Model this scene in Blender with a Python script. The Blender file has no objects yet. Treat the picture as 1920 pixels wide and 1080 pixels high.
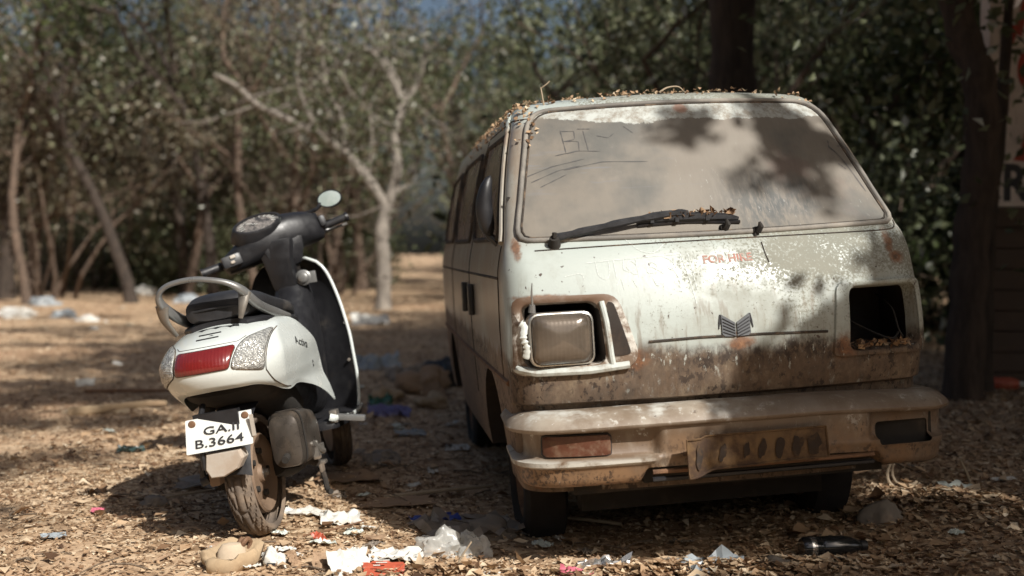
import bpy, bmesh, math, random
from mathutils import Vector, Matrix, noise
from mathutils.bvhtree import BVHTree
R = math.radians
PI = math.pi
rng = random.Random(11)
S = bpy.context.scene
COL = S.collection

# ------------------------------------------------------------------ camera, sky, sun, exposure
cd = bpy.data.cameras.new('camera')
cam = bpy.data.objects.new('camera', cd)
COL.objects.link(cam)
cam.location = (0, 0, 1.0)
cam.rotation_euler = (R(90 - 1.965), 0, 0)
cd.sensor_width = 36
cd.lens = 38.81
cd.clip_start = 0.05
cd.clip_end = 600
cd.dof.use_dof = True
cd.dof.focus_distance = 3.7
cd.dof.aperture_fstop = 1.55
cd.dof.aperture_blades = 0
S.camera = cam

SUN_EL, SUN_DIR = R(41), Vector((0.69, -0.92, 1.0)).normalized()      # SUN_DIR points to the sun
w = bpy.data.worlds.new('World')
S.world = w
w.use_nodes = True
wn = w.node_tree
bg = wn.nodes['Background']
skyt = wn.nodes.new('ShaderNodeTexSky')
skyt.sky_type = 'NISHITA'
skyt.sun_disc = False
skyt.sun_elevation = SUN_EL
skyt.sun_rotation = math.atan2(SUN_DIR.x, SUN_DIR.y)
skyt.air_density = 1.0
skyt.dust_density = 5.0
skyt.ozone_density = 1.0
wn.links.new(skyt.outputs[0], bg.inputs[0])
bg.inputs[1].default_value = 0.052
sl = bpy.data.lights.new('sun', 'SUN')
sl.energy = 4.6
sl.angle = R(0.53)
sl.color = (1.0, 0.962, 0.90)
sun = bpy.data.objects.new('sun', sl)
COL.objects.link(sun)
sun.rotation_euler = SUN_DIR.to_track_quat('Z', 'Y').to_euler()
sun.location = (8, -10, 12)
S.view_settings.view_transform = 'Standard'
S.view_settings.look = 'None'
S.view_settings.exposure = 0.50
S.view_settings.gamma = 1
S.render.engine = 'CYCLES'
S.cycles.max_bounces = 7
S.cycles.diffuse_bounces = 3
S.cycles.transparent_max_bounces = 16

# ------------------------------------------------------------------ helpers
def tag(o, label=None, cat=None, group=None, kind=None):
    if label: o['label'] = label
    if cat: o['category'] = cat
    if group: o['group'] = group
    if kind: o['kind'] = kind
    return o

def thing(name, label, cat, loc=(0, 0, 0), rot=(0, 0, 0), group=None):
    o = bpy.data.objects.new(name, None)
    COL.objects.link(o)
    o.location = loc
    o.rotation_euler = rot
    o.empty_display_size = 0.1
    return tag(o, label, cat, group)

def V(*a): return Vector(a)

class MB:
    """collects verts and faces of one mesh"""
    def __init__(self):
        self.v = []; self.f = []; self.m = []; self.tone = None
    def add(self, vs, fs, mi=0):
        b = len(self.v)
        self.v += [tuple(x) for x in vs]
        self.f += [tuple(i + b for i in q) for q in fs]
        self.m += [mi] * len(fs)
        return self
    def box(self, c, s, rot=None, mi=0):
        vs = [Vector((x * s[0] / 2, y * s[1] / 2, z * s[2] / 2)) for x in (-1, 1) for y in (-1, 1) for z in (-1, 1)]
        if rot is not None: vs = [rot @ p for p in vs]
        vs = [p + Vector(c) for p in vs]
        return self.add(vs, [(0, 1, 3, 2), (4, 6, 7, 5), (0, 4, 5, 1), (2, 3, 7, 6), (0, 2, 6, 4), (1, 5, 7, 3)], mi)
    def loft(self, rings, closed=True, caps=True, mi=0):
        n = len(rings[0]); vs = [p for r in rings for p in r]; fs = []
        for i in range(len(rings) - 1):
            for j in range(n if closed else n - 1):
                k = (j + 1) % n
                fs.append((i * n + j, i * n + k, (i + 1) * n + k, (i + 1) * n + j))
        if caps and closed:
            fs.append(tuple(reversed(range(n))))
            fs.append(tuple(range((len(rings) - 1) * n, len(rings) * n)))
        return self.add(vs, fs, mi)
    def tube(self, pts, r, sides=8, caps=True, mi=0, flat=1.0, closed=False):
        pts = [Vector(p) for p in pts]
        n = len(pts); rings = []; up = None
        for i, p in enumerate(pts):
            if closed: t = pts[(i + 1) % n] - pts[i - 1]
            else: t = pts[min(i + 1, n - 1)] - pts[max(i - 1, 0)]
            if t.length < 1e-9: t = Vector((0, 0, 1))
            t.normalize()
            if up is None:
                up = Vector((0, 0, 1)) if abs(t.z) < 0.9 else Vector((1, 0, 0))
            a = up - t * up.dot(t)
            if a.length < 1e-6: a = t.orthogonal()
            a.normalize(); up = a
            b = t.cross(a)
            rr = r[i] if isinstance(r, (list, tuple)) else r
            rings.append([p + a * (math.cos(2 * PI * k / sides) * rr) + b * (math.sin(2 * PI * k / sides) * rr * flat) for k in range(sides)])
        if closed: rings.append(rings[0]); caps = False
        return self.loft(rings, True, caps, mi)
    def lathe(self, prof, axis='Z', c=(0, 0, 0), seg=32, mi=0, closed_prof=False):
        """prof: (radius, height) pairs"""
        rings = []
        for k in range(seg):
            a = 2 * PI * k / seg; ca, sa = math.cos(a), math.sin(a); ring = []
            for (r_, h) in prof:
                p = {'Z': (r_ * ca, r_ * sa, h), 'X': (h, r_ * ca, r_ * sa), 'Y': (r_ * ca, h, r_ * sa)}[axis]
                ring.append((p[0] + c[0], p[1] + c[1], p[2] + c[2]))
            rings.append(ring)
        rings.append(rings[0])
        return self.loft(rings, closed_prof, False, mi)
    def xf(self, M, start=0):
        for i in range(start, len(self.v)):
            self.v[i] = tuple(M @ Vector(self.v[i]))
        return self
    def build(self, name, mats, parent=None, smooth=True, ang=40, solid=0, bevel=0, sub=0):
        me = bpy.data.meshes.new(name)
        me.from_pydata(self.v, [], self.f)
        if not isinstance(mats, (list, tuple)): mats = [mats]
        for m_ in mats: me.materials.append(m_)
        if len(mats) > 1: me.polygons.foreach_set('material_index', self.m)
        bm = bmesh.new(); bm.from_mesh(me)
        bmesh.ops.remove_doubles(bm, verts=bm.verts, dist=1e-5)
        if solid:
            bmesh.ops.recalc_face_normals(bm, faces=bm.faces)
            bmesh.ops.solidify(bm, geom=bm.faces[:], thickness=solid)
        if sub:
            bmesh.ops.subdivide_edges(bm, edges=bm.edges[:], cuts=sub, use_grid_fill=True, smooth=1.0)
        bmesh.ops.recalc_face_normals(bm, faces=bm.faces)
        if bevel:
            es = [e for e in bm.edges if len(e.link_faces) == 2 and e.calc_face_angle(0) > R(30)]
            bmesh.ops.bevel(bm, geom=es, offset=bevel, segments=2, affect='EDGES', profile=0.6, clamp_overlap=True)
        bm.to_mesh(me); bm.free()
        if smooth:
            me.polygons.foreach_set('use_smooth', [True] * len(me.polygons))
            if ang < 180: me.set_sharp_from_angle(angle=R(ang))
        o = bpy.data.objects.new(name, me)
        COL.objects.link(o)
        if parent is not None: o.parent = parent
        return o

def curve(pts):
    """smooth (monotone-ish Hermite) interpolation through (x, y) pairs"""
    xs = [p[0] for p in pts]; ys = [p[1] for p in pts]; n = len(xs)
    d = [(ys[i + 1] - ys[i]) / (xs[i + 1] - xs[i]) for i in range(n - 1)]
    m_ = [d[0]] + [0 if d[i - 1] * d[i] <= 0 else 2 * d[i - 1] * d[i] / (d[i - 1] + d[i]) for i in range(1, n - 1)] + [d[-1]]
    def f(x):
        if x <= xs[0]: return ys[0]
        if x >= xs[-1]: return ys[-1]
        i = 0
        while x > xs[i + 1]: i += 1
        h = xs[i + 1] - xs[i]; t = (x - xs[i]) / h
        return (ys[i] * (1 + 2 * t) * (1 - t) ** 2 + m_[i] * h * t * (1 - t) ** 2 + ys[i + 1] * t * t * (3 - 2 * t) + m_[i + 1] * h * t * t * (t - 1))
    return f

def sstep(x, a, b):
    t = min(1, max(0, (x - a) / (b - a))); return t * t * (3 - 2 * t)

def smooth_path(pts, n=8):
    """Catmull-Rom through points"""
    P = [Vector(p) for p in pts]; out = []
    for i in range(len(P) - 1):
        p0 = P[max(i - 1, 0)]; p1 = P[i]; p2 = P[i + 1]; p3 = P[min(i + 2, len(P) - 1)]
        for k in range(n):
            t = k / n
            out.append(0.5 * ((2 * p1) + (p2 - p0) * t + (2 * p0 - 5 * p1 + 4 * p2 - p3) * t * t + (3 * p1 - p0 - 3 * p2 + p3) * t ** 3))
    out.append(P[-1]); return out

def rrect(pts, r, n=6):
    """round the corners of a convex 2-D polygon"""
    out = []; N = len(pts)
    for i in range(N):
        p = Vector(pts[i]); a = Vector(pts[i - 1]) - p; b = Vector(pts[(i + 1) % N]) - p
        rr = r[i] if isinstance(r, (list, tuple)) else r
        la, lb = min(rr, a.length * .45), min(rr, b.length * .45)
        A = p + a.normalized() * la; B = p + b.normalized() * lb
        for k in range(n + 1):
            t = k / n
            out.append(tuple(A * (1 - t) ** 2 + p * 2 * t * (1 - t) + B * t * t))
    return out

def resample(poly, n, closed=True):
    P = [Vector(p) for p in poly]
    if closed: P = P + [P[0]]
    L = [0]
    for i in range(len(P) - 1): L.append(L[-1] + (P[i + 1] - P[i]).length)
    out = []; j = 0
    for k in range(n):
        s = L[-1] * k / (n if closed else n - 1)
        while j < len(L) - 2 and L[j + 1] < s: j += 1
        t = (s - L[j]) / max(1e-9, L[j + 1] - L[j])
        out.append(P[j].lerp(P[j + 1], min(1, t)))
    return out

class Surf:
    """projects flat outlines onto a built shell"""
    def __init__(self, ob):
        me = ob.data
        self.b = BVHTree.FromPolygons([v.co.copy() for v in me.vertices], [tuple(p.vertices) for p in me.polygons])
    def hit(self, a, b, axis, far, off=0.0):
        if axis == 'Y': o, d = V(a, far, b), V(0, 1 if far < 0 else -1, 0)
        elif axis == 'X': o, d = V(far, a, b), V(1 if far < 0 else -1, 0, 0)
        else: o, d = V(a, b, far), V(0, 0, -1)
        h, nrm, i, dist = self.b.ray_cast(o, d)
        if h is None: return None, None
        if nrm.dot(d) > 0: nrm = -nrm
        return h + nrm * off, nrm
    def patch(self, mb, outline, axis, far, off, rings=14, mi=0, bulge=0.0):
        N = len(outline)
        cx = sum(p[0] for p in outline) / N; cz = sum(p[1] for p in outline) / N
        rr = []; 
        for k in range(1, rings + 1):
            t = k / rings; ring = []
            for p in outline:
                h, nr = self.hit(cx + (p[0] - cx) * t, cz + (p[1] - cz) * t, axis, far, off + bulge * (1 - t ** 3))
                if h is None: return None
                ring.append(h)
            rr.append(ring)
        h, nr = self.hit(cx, cz, axis, far, off + bulge)
        b = len(mb.v)
        mb.loft(rr, True, False, mi)
        mb.add([h], [], mi)
        c = len(mb.v) - 1
        for j in range(N):
            mb.f.append((c, b + j, b + (j + 1) % N)); mb.m.append(mi)
        return rr[-1]
    def line(self, mb, pts, axis, far, r, n=None, sides=6, off=0.0, closed=False, flat=1.0):
        path = resample(pts, n or max(8, len(pts) * 6), closed)
        out = []
        for p in path:
            h, nr = self.hit(p[0], p[1], axis, far, off)
            if h is not None: out.append(h)
        if len(out) > 1: mb.tube(out, r, sides, closed=closed, flat=flat)
        return out
    def ribbon(self, mb, pts, axis, far, wdt, off=0.001, n=None, mi=0):
        path = resample(pts, n or max(6, len(pts) * 4), False)
        hs = [self.hit(p[0], p[1], axis, far, off) for p in path]
        hs = [h for h in hs if h[0] is not None]
        if len(hs) < 2: return
        vs = []; fs = []
        for i, (h, nr) in enumerate(hs):
            t = hs[min(i + 1, len(hs) - 1)][0] - hs[max(i - 1, 0)][0]
            s = t.cross(nr)
            if s.length < 1e-9: s = V(0, 0, 1)
            s.normalize()
            ww = wdt * (0.65 + 0.35 * math.sin(i * 1.3)) * (0.5 if i in (0, len(hs) - 1) else 1)
            vs += [h + s * ww / 2, h - s * ww / 2]
        for i in range(len(hs) - 1): fs.append((2 * i, 2 * i + 1, 2 * i + 3, 2 * i + 2))
        mb.add(vs, fs, mi)

# ------------------------------------------------------------------ materials
class M:
    """small node-building helper around one material"""
    def __init__(self, name):
        self.mat = bpy.data.materials.new(name)
        self.mat.use_nodes = True
        self.nt = self.mat.node_tree
        self.b = self.nt.nodes['Principled BSDF']
        self.out = self.nt.nodes['Material Output']
        tc = self.nt.nodes.new('ShaderNodeTexCoord')
        self.obj = tc.outputs['Object']
        sp = self.nt.nodes.new('ShaderNodeSeparateXYZ')
        self.nt.links.new(self.obj, sp.inputs[0])
        self.x, self.y, self.z = sp.outputs
    def put(self, sock, val):
        if isinstance(val, bpy.types.NodeSocket): self.nt.links.new(val, sock)
        elif isinstance(val, (tuple, list)) and len(val) == 3 and len(sock.default_value) == 4: sock.default_value = (*val, 1)
        else: sock.default_value = val
    def m(self, op, a, b=0.0, clamp=False):
        n = self.nt.nodes.new('ShaderNodeMath'); n.operation = op; n.use_clamp = clamp
        self.put(n.inputs[0], a)
        if len(n.inputs) > 1: self.put(n.inputs[1], b)
        return n.outputs[0]
    def mul(self, *a):
        o = a[0]
        for k in a[1:]: o = self.m('MULTIPLY', o, k)
        return o
    def add(self, a, b): return self.m('ADD', a, b)
    def sub(self, a, b): return self.m('SUBTRACT', a, b)
    def ss(self, x, lo, hi, a=0.0, b=1.0):
        n = self.nt.nodes.new('ShaderNodeMapRange'); n.interpolation_type = 'SMOOTHSTEP'
        self.put(n.inputs['Value'], x)
        self.put(n.inputs['From Min'], lo); self.put(n.inputs['From Max'], hi)
        self.put(n.inputs['To Min'], a); self.put(n.inputs['To Max'], b)
        return n.outputs[0]
    def scale(self, sx, sy, sz, vec=None):
        n = self.nt.nodes.new('ShaderNodeMapping'); n.inputs['Scale'].default_value = (sx, sy, sz)
        self.nt.links.new(vec or self.obj, n.inputs[0])
        return n.outputs[0]
    def noise(self, sc=5.0, det=4.0, rough=0.55, vec=None, dist=0.0, col=False):
        n = self.nt.nodes.new('ShaderNodeTexNoise')
        self.nt.links.new(vec or self.obj, n.inputs['Vector'])
        n.inputs['Scale'].default_value = sc; n.inputs['Detail'].default_value = det
        n.inputs['Roughness'].default_value = rough; n.inputs['Distortion'].default_value = dist
        return n.outputs['Color' if col else 'Fac']
    def voro(self, sc=10.0, feat='F1', vec=None, out='Distance'):
        n = self.nt.nodes.new('ShaderNodeTexVoronoi'); n.feature = feat
        self.nt.links.new(vec or self.obj, n.inputs['Vector'])
        n.inputs['Scale'].default_value = sc
        return n.outputs[out]
    def wave(self, sc, axis='X', dist=0.0, vec=None):
        n = self.nt.nodes.new('ShaderNodeTexWave'); n.bands_direction = axis
        self.nt.links.new(vec or self.obj, n.inputs['Vector'])
        n.inputs['Scale'].default_value = sc; n.inputs['Distortion'].default_value = dist
        return n.outputs['Fac']
    def mix(self, f, a, b):
        n = self.nt.nodes.new('ShaderNodeMix'); n.data_type = 'RGBA'
        self.put(n.inputs['Factor'], f); self.put(n.inputs['A'] if False else n.inputs[6], a); self.put(n.inputs[7], b)
        return n.outputs[2]
    def attr(self, name='tone'):
        n = self.nt.nodes.new('ShaderNodeAttribute'); n.attribute_name = name
        return n.outputs['Fac']
    def ramp(self, x, stops):
        n = self.nt.nodes.new('ShaderNodeValToRGB'); e = n.color_ramp.elements
        while len(e) < len(stops): e.new(0.5)
        for el, (p, c) in zip(e, stops): el.position = p; el.color = (*c, 1)
        self.put(n.inputs[0], x)
        return n.outputs[0]
    def bump(self, h, strength=0.3, dist=0.01):
        n = self.nt.nodes.new('ShaderNodeBump'); n.inputs['Strength'].default_value = strength
        n.inputs['Distance'].default_value = dist
        self.put(n.inputs['Height'], h)
        self.nt.links.new(n.outputs[0], self.b.inputs['Normal'])
        return n.outputs[0]
    def set(self, col=None, rough=None, metal=None, coat=None, spec=None, trans=None, coat_r=None):
        for k, v_ in (('Base Color', col), ('Roughness', rough), ('Metallic', metal), ('Coat Weight', coat), ('Specular IOR Level', spec), ('Transmission Weight', trans), ('Coat Roughness', coat_r)):
            if v_ is not None: self.put(self.b.inputs[k], v_)
        return self.mat

def simple(name, col, rough=0.5, metal=0.0, var=0.25, sc=12.0, dust=None, dustamt=0.5, bump=0.15, coat=None, dsc=5.0):
    """a worn uniform material: colour mottled by noise, with optional dust patches"""
    k = M(name)
    n1 = k.noise(sc, 5, 0.6)
    c = k.mix(n1, tuple(x * (1 - var) for x in col), tuple(min(1, x * (1 + var)) for x in col))
    r_ = k.ss(n1, 0.3, 0.7, max(0.02, rough - 0.1), min(1, rough + 0.1))
    if dust:
        d = k.mul(k.ss(k.noise(dsc, 6, 0.65), 0.62 - 0.3 * dustamt, 0.8 - 0.2 * dustamt), min(1, dustamt + .3))
        c = k.mix(d, c, dust)
        r_ = k.ss(d, 0, 1, r_, 0.9)
    if bump: k.bump(k.noise(sc * 6, 4, 0.6), bump, 0.003)
    return k.set(c, r_, metal, coat)

DUST = (0.30, 0.225, 0.15)

def van_paint():
    k = M('van_paint')
    x, y, z = k.x, k.y, k.z
    white = k.mix(k.noise(2.2, 3), (0.345, 0.385, 0.36), (0.445, 0.485, 0.455))
    # fine grey-green mildew speckle, thick on the upper right, thin on the clean middle
    fine = k.noise(115, 6, 0.7)
    pat = k.noise(2.6, 4, 0.6)
    rgt = k.ss(x, -0.42, 0.12, -0.05, 0.13)
    hi = k.mul(k.ss(z, 0.84, 0.95, -0.02, 0.13), k.ss(x, -0.50, -0.28, 0.3, 1.0))
    dens = k.add(k.add(pat, rgt), hi)
    speck = k.mul(k.ss(fine, k.sub(0.97, k.mul(dens, 0.72)), k.sub(1.09, k.mul(dens, 0.72))), 0.85)
    c = k.mix(speck, white, (0.17, 0.165, 0.13))
    film = k.mul(k.ss(k.add(k.noise(4.5, 7, 0.68), rgt), 0.44, 0.72), 0.62)
    c = k.mix(film, c, (0.22, 0.215, 0.175))
    # drips
    st = k.noise(3.0, 5, 0.6, k.scale(14, 14, 0.9))
    drip = k.mul(k.ss(st, 0.52, 0.68), k.ss(z, 1.02, 0.76), 0.62)
    c = k.mix(drip, c, (0.165, 0.130, 0.090))
    # the rusty mud band low on the front
    zb = k.add(z, k.mul(k.sub(k.noise(4.0, 5, 0.6, k.scale(2.2, 2.2, 1.0)), 0.5), 0.13))
    band = k.ss(zb, 0.730, 0.672)
    bn = k.noise(38, 7, 0.72, k.scale(1, 1, 0.55))
    mud = k.ramp(k.add(k.mul(k.noise(30, 8, 0.75, k.scale(1, 1, .6)), .6), k.mul(k.noise(6, 4), .4)), [(0.32, (0.035, 0.021, 0.013)), (0.5, (0.098, 0.060, 0.035)), (0.72, (0.215, 0.158, 0.10))])
    c = k.mix(k.mul(band, k.ss(bn, 0.20, 0.44), 0.95), c, mud)
    dark = k.mul(k.ss(zb, 0.725, 0.69), k.ss(zb, 0.625, 0.675), k.ss(bn, 0.42, 0.60), k.ss(x, -0.33, -0.20), k.ss(x, 0.42, 0.30))
    c = k.mix(k.mul(dark, 0.92), c, (0.034, 0.024, 0.018))
    # side: brown dust all over, its tan deepened to paint in shade and ground bounce
    side = k.mul(k.ss(y, 0.20, 0.34), k.ss(z, 1.50, 1.44))
    sd = k.ss(k.noise(3.0, 6, 0.65, k.scale(3, 1.2, 0.5)), 0.30, 0.62, 0.45, 0.85)
    c = k.mix(k.mul(side, sd), c, (0.24, 0.172, 0.118))
    low = k.mul(k.ss(z, 0.615, 0.607), k.ss(y, 0.2, 0.3))
    c = k.mix(k.mul(low, 0.8), c, (0.20, 0.14, 0.10))
    # rust runs: cowl corner, roof edge, seams
    def spot(px, pz, rx, rz):
        dx = k.m('DIVIDE', k.sub(x, px), rx); dz = k.m('DIVIDE', k.sub(z, pz), rz)
        d = k.m('SQRT', k.add(k.mul(dx, dx), k.mul(dz, dz)))
        return k.ss(k.add(d, k.mul(k.sub(k.noise(25, 5, 0.7), 0.5), 1.5)), 1.05, 0.35)
    ru = spot(0.585, 1.0, 0.022, 0.055)
    for s_ in ((0.60, 0.95, 0.04, 0.03), (-0.64, 1.04, 0.02, 0.05), (-0.62, 1.45, 0.03, 0.06), (-0.57, 0.885, 0.12, 0.012), (-0.645, 0.80, 0.018, 0.10), (-0.315, 0.68, 0.05, 0.04), (0.37, 0.68, 0.05, 0.05), (0.025, 0.715, 0.06, 0.025), (0.012, 0.74, 0.055, 0.015)):
        ru = k.m('MAXIMUM', ru, spot(*s_))
    seam = k.mul(k.ss(k.noise(7, 6, 0.7, k.scale(1, 1, 2)), 0.60, 0.72), k.ss(z, 0.60, 0.57))
    ru = k.m('MAXIMUM', ru, seam)
    rustc = k.ramp(k.noise(55, 5, 0.7), [(0.3, (0.06, 0.03, 0.018)), (0.55, (0.19, 0.085, 0.038)), (0.8, (0.33, 0.18, 0.09))])
    c = k.mix(k.mul(ru, 0.88), c, rustc)
    # dust on up-facing roof and hood
    rough = k.ss(k.add(k.add(speck, film), band), 0.0, 1.0, 0.36, 0.85)
    flk = k.mul(band, k.ss(k.noise(48, 6, .72, k.scale(1, 1, .7)), 0.535, 0.56), k.ss(k.noise(7, 4), .38, .55))
    c = k.mix(k.mul(flk, .9), c, (0.030, 0.019, 0.013))
    wch = k.mul(k.ss(zb, 0.60, 0.66), band, k.ss(k.noise(40, 6, .72, k.scale(1.4, 1, .5)), 0.60, 0.625))
    c = k.mix(k.mul(wch, .8), c, (0.40, 0.42, 0.38))
    pit = k.mul(k.ss(k.noise(55, 3, .5), .70, .715), k.ss(y, .3, .2))
    c = k.mix(pit, c, (0.07, 0.05, 0.04))
    k.bump(k.add(k.mul(fine, 0.5), k.mul(bn, band)), 0.22, 0.004)
    return k.set(c, rough, 0.0, k.ss(k.add(speck, k.add(film, band)), 0.0, 0.5, 0.35, 0.0), coat_r=0.22)

def bumper_mat():
    k = M('bumper_plastic')
    x, y, z = k.x, k.y, k.z
    n = k.noise(6, 6, 0.65)
    c = k.mix(k.ss(n, 0.35, 0.65), (0.185, 0.142, 0.102), (0.33, 0.29, 0.235))
    worn = k.mul(k.ss(z, 0.46, 0.52), k.ss(k.noise(7, 5, 0.6, k.scale(1, 1, 1.6)), 0.46, 0.62), k.ss(x, 0.10, -0.15, 0.35, 1.0))
    c = k.mix(worn, c, (0.50, 0.50, 0.46))
    tan = k.mul(k.ss(z, 0.545, 0.44), k.ss(k.noise(3.5, 6, 0.65, k.scale(2, 2, 0.8)), 0.30, 0.54))
    c = k.mix(k.mul(tan, 0.8), c, (0.115, 0.066, 0.034))
    bn = k.noise(60, 6, 0.75, k.scale(1, 1, 0.6))
    bl = k.m('MAXIMUM', k.ss(k.add(z, k.mul(k.sub(k.noise(5, 4), 0.5), 0.08)), 0.385, 0.345), k.mul(k.ss(x, -0.32, -0.18), k.ss(z, 0.47, 0.43), 0.8))
    base = k.mul(bl, k.ss(k.noise(9, 5, .6), .3, .6))
    c = k.mix(k.mul(base, 0.7), c, (0.235, 0.135, 0.068))
    flake = k.noise(85, 5, 0.7, k.scale(1, 1, 0.7))
    sp = k.mul(k.ss(flake, 0.49, 0.54), k.ss(k.noise(11, 4, .6), .40, .54), bl)
    c = k.mix(k.mul(sp, 0.93), c, (0.038, 0.022, 0.014))
    ledge = k.mul(k.ss(z, 0.362, 0.370), k.ss(z, 0.392, 0.382), k.ss(x, -0.26, -0.31), k.ss(k.noise(12, 5, .6), .36, .52))
    c = k.mix(k.mul(ledge, 0.85), c, (0.50, 0.49, 0.44))
    chip = k.mul(k.ss(k.noise(24, 7, 0.72), 0.60, 0.625), k.ss(z, 0.40, 0.47), 0.8)
    c = k.mix(chip, c, (0.47, 0.46, 0.42))
    chip2 = k.mul(k.ss(k.noise(17, 8, 0.75, k.scale(1, 1, 1.5)), 0.62, 0.645), 0.85)
    c = k.mix(chip2, c, (0.070, 0.045, 0.030))
    mid = k.mul(k.ss(x, -0.22, 0.05), k.ss(k.noise(5, 6, 0.7), 0.36, 0.6))
    c = k.mix(k.mul(mid, 0.75), c, (0.145, 0.105, 0.075))
    scr = k.ss(k.noise(3, 4, 0.6, k.scale(60, 60, 4)), 0.66, 0.72)
    c = k.mix(k.mul(scr, 0.5), c, (0.42, 0.40, 0.36))
    k.bump(k.add(bn, k.mul(k.noise(20, 4), .5)), 0.18, 0.004)
    return k.set(c, 0.55, 0.0, 0.15, coat_r=0.4)

def windscreen_mat():
    k = M('dusty_windscreen')
    x, y, z = k.x, k.y, k.z
    base = k.mix(k.noise(3, 5, 0.6), (0.162, 0.140, 0.113), (0.215, 0.192, 0.160))
    # rubbed greyer area low right and vertical rain smears
    sm = k.noise(4, 6, 0.7, k.scale(18, 6, 2.2))
    rub = k.mul(k.ss(x, -0.05, 0.20), k.ss(z, 1.33, 1.15), k.ss(k.noise(4, 5, 0.6), 0.36, 0.6))
    blot = k.noise(1.7, 5, 0.6)
    base = k.mix(k.mul(k.ss(blot, 0.46, 0.62), 0.85), base, (0.098, 0.098, 0.090))
    base = k.mix(k.mul(k.ss(k.noise(6, 6, 0.7), 0.55, 0.75), 0.5), base, (0.235, 0.212, 0.182))
    c = k.mix(k.mul(rub, k.ss(sm, 0.30, 0.58)), base, (0.085, 0.088, 0.086))
    flecks = k.mul(k.ss(k.noise(30, 5, 0.75, k.scale(2.2, 1, 0.6)), 0.62, 0.70), k.ss(x, -0.25, 0.1), k.ss(z, 1.42, 1.2))
    c = k.mix(k.mul(flecks, 0.6), c, (0.36, 0.36, 0.34))
    wipe = k.mul(k.ss(k.noise(3, 4, 0.6, k.scale(1.5, 1, 16)), 0.60, 0.70), k.ss(x, 0.1, -0.1), k.ss(z, 1.18, 1.25), k.ss(z, 1.40, 1.32), 0.45)
    c = k.mix(wipe, c, (0.165, 0.170, 0.185))
    redd = k.mul(k.ss(k.noise(5, 4, 0.6), 0.55, 0.75), k.ss(x, 0.1, 0.3), 0.5)
    c = k.mix(redd, c, (0.17, 0.115, 0.095))
    # remains of the white sun strip along the top, torn along its lower edge
    edge = k.add(z, k.add(k.mul(k.sub(k.noise(9, 8, 0.8), 0.5), 0.055), k.mul(k.sub(k.noise(2.6, 2, 0.5), 0.5), 0.06)))
    edge = k.add(edge, k.mul(k.ss(x, -0.50, -0.1), 0.028))
    edge = k.add(edge, k.mul(k.ss(x, 0.1, 0.5), -0.004))
    strip = k.ss(edge, 1.4785, 1.4825)
    sc_ = k.mix(k.ss(k.noise(22, 6, 0.75), 0.40, 0.66), (0.46, 0.48, 0.45), (0.25, 0.225, 0.185))
    dx = k.m('DIVIDE', k.sub(x, 0.0), 0.028); dz = k.m('DIVIDE', k.sub(z, 1.497), 0.022)
    red = k.ss(k.add(k.m('SQRT', k.add(k.mul(dx, dx), k.mul(dz, dz))), k.mul(k.sub(k.noise(40, 4), 0.5), 0.8)), 1.1, 0.6)
    sc_ = k.mix(k.mul(red, 0.7), sc_, (0.34, 0.16, 0.10))
    c = k.mix(strip, c, sc_)
    k.bump(k.add(k.noise(90, 4, 0.7), k.mul(strip, 1.5)), 0.06, 0.003)
    return k.set(c, k.ss(sm, 0.3, 0.7, 0.45, 0.7), 0.0, 0.22, coat_r=0.16)

def leaf_mat(name, stops, transl=0.3, rough=0.6):
    k = M(name)
    c = k.ramp(k.attr(), stops)
    k.set(c, rough, spec=0.3)
    t = k.nt.nodes.new('ShaderNodeBsdfTranslucent')
    k.nt.links.new(c, t.inputs[0])
    mx = k.nt.nodes.new('ShaderNodeMixShader'); mx.inputs[0].default_value = transl
    k.nt.links.new(k.b.outputs[0], mx.inputs[1]); k.nt.links.new(t.outputs[0], mx.inputs[2])
    k.nt.links.new(mx.outputs[0], k.out.inputs[0])
    return k.mat

def bark(name, a, b, sc=6):
    k = M(name)
    n = k.noise(sc, 6, 0.65, k.scale(3, 3, 0.7))
    c = k.mix(k.ss(n, 0.3, 0.7), a, b)
    c = k.mix(k.mul(k.ss(k.noise(2.5, 4), 0.55, 0.7), 0.5), c, tuple(q * 1.6 for q in b))
    k.bump(k.noise(sc * 3, 5, 0.7, k.scale(3, 3, 0.6)), 0.6, 0.03)
    return k.set(c, 0.9)

def film_mat(name, col, alpha=0.6, rough=0.25):
    """thin plastic film: part see-through"""
    k = M(name)
    n = k.noise(20, 4, 0.6)
    k.set(k.mix(n, tuple(q * .8 for q in col), col), rough, spec=0.6)
    tr = k.nt.nodes.new('ShaderNodeBsdfTransparent')
    tl = k.nt.nodes.new('ShaderNodeBsdfTranslucent'); tl.inputs[0].default_value = (*col, 1)
    m1 = k.nt.nodes.new('ShaderNodeMixShader'); m1.inputs[0].default_value = 0.35
    k.nt.links.new(k.b.outputs[0], m1.inputs[1]); k.nt.links.new(tl.outputs[0], m1.inputs[2])
    m2 = k.nt.nodes.new('ShaderNodeMixShader')
    k.put(m2.inputs[0], k.ss(n, 0.25, 0.75, alpha - .15, min(1, alpha + .15)))
    k.nt.links.new(tr.outputs[0], m2.inputs[1]); k.nt.links.new(m1.outputs[0], m2.inputs[2])
    k.nt.links.new(m2.outputs[0], k.out.inputs[0])
    return k.mat

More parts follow.
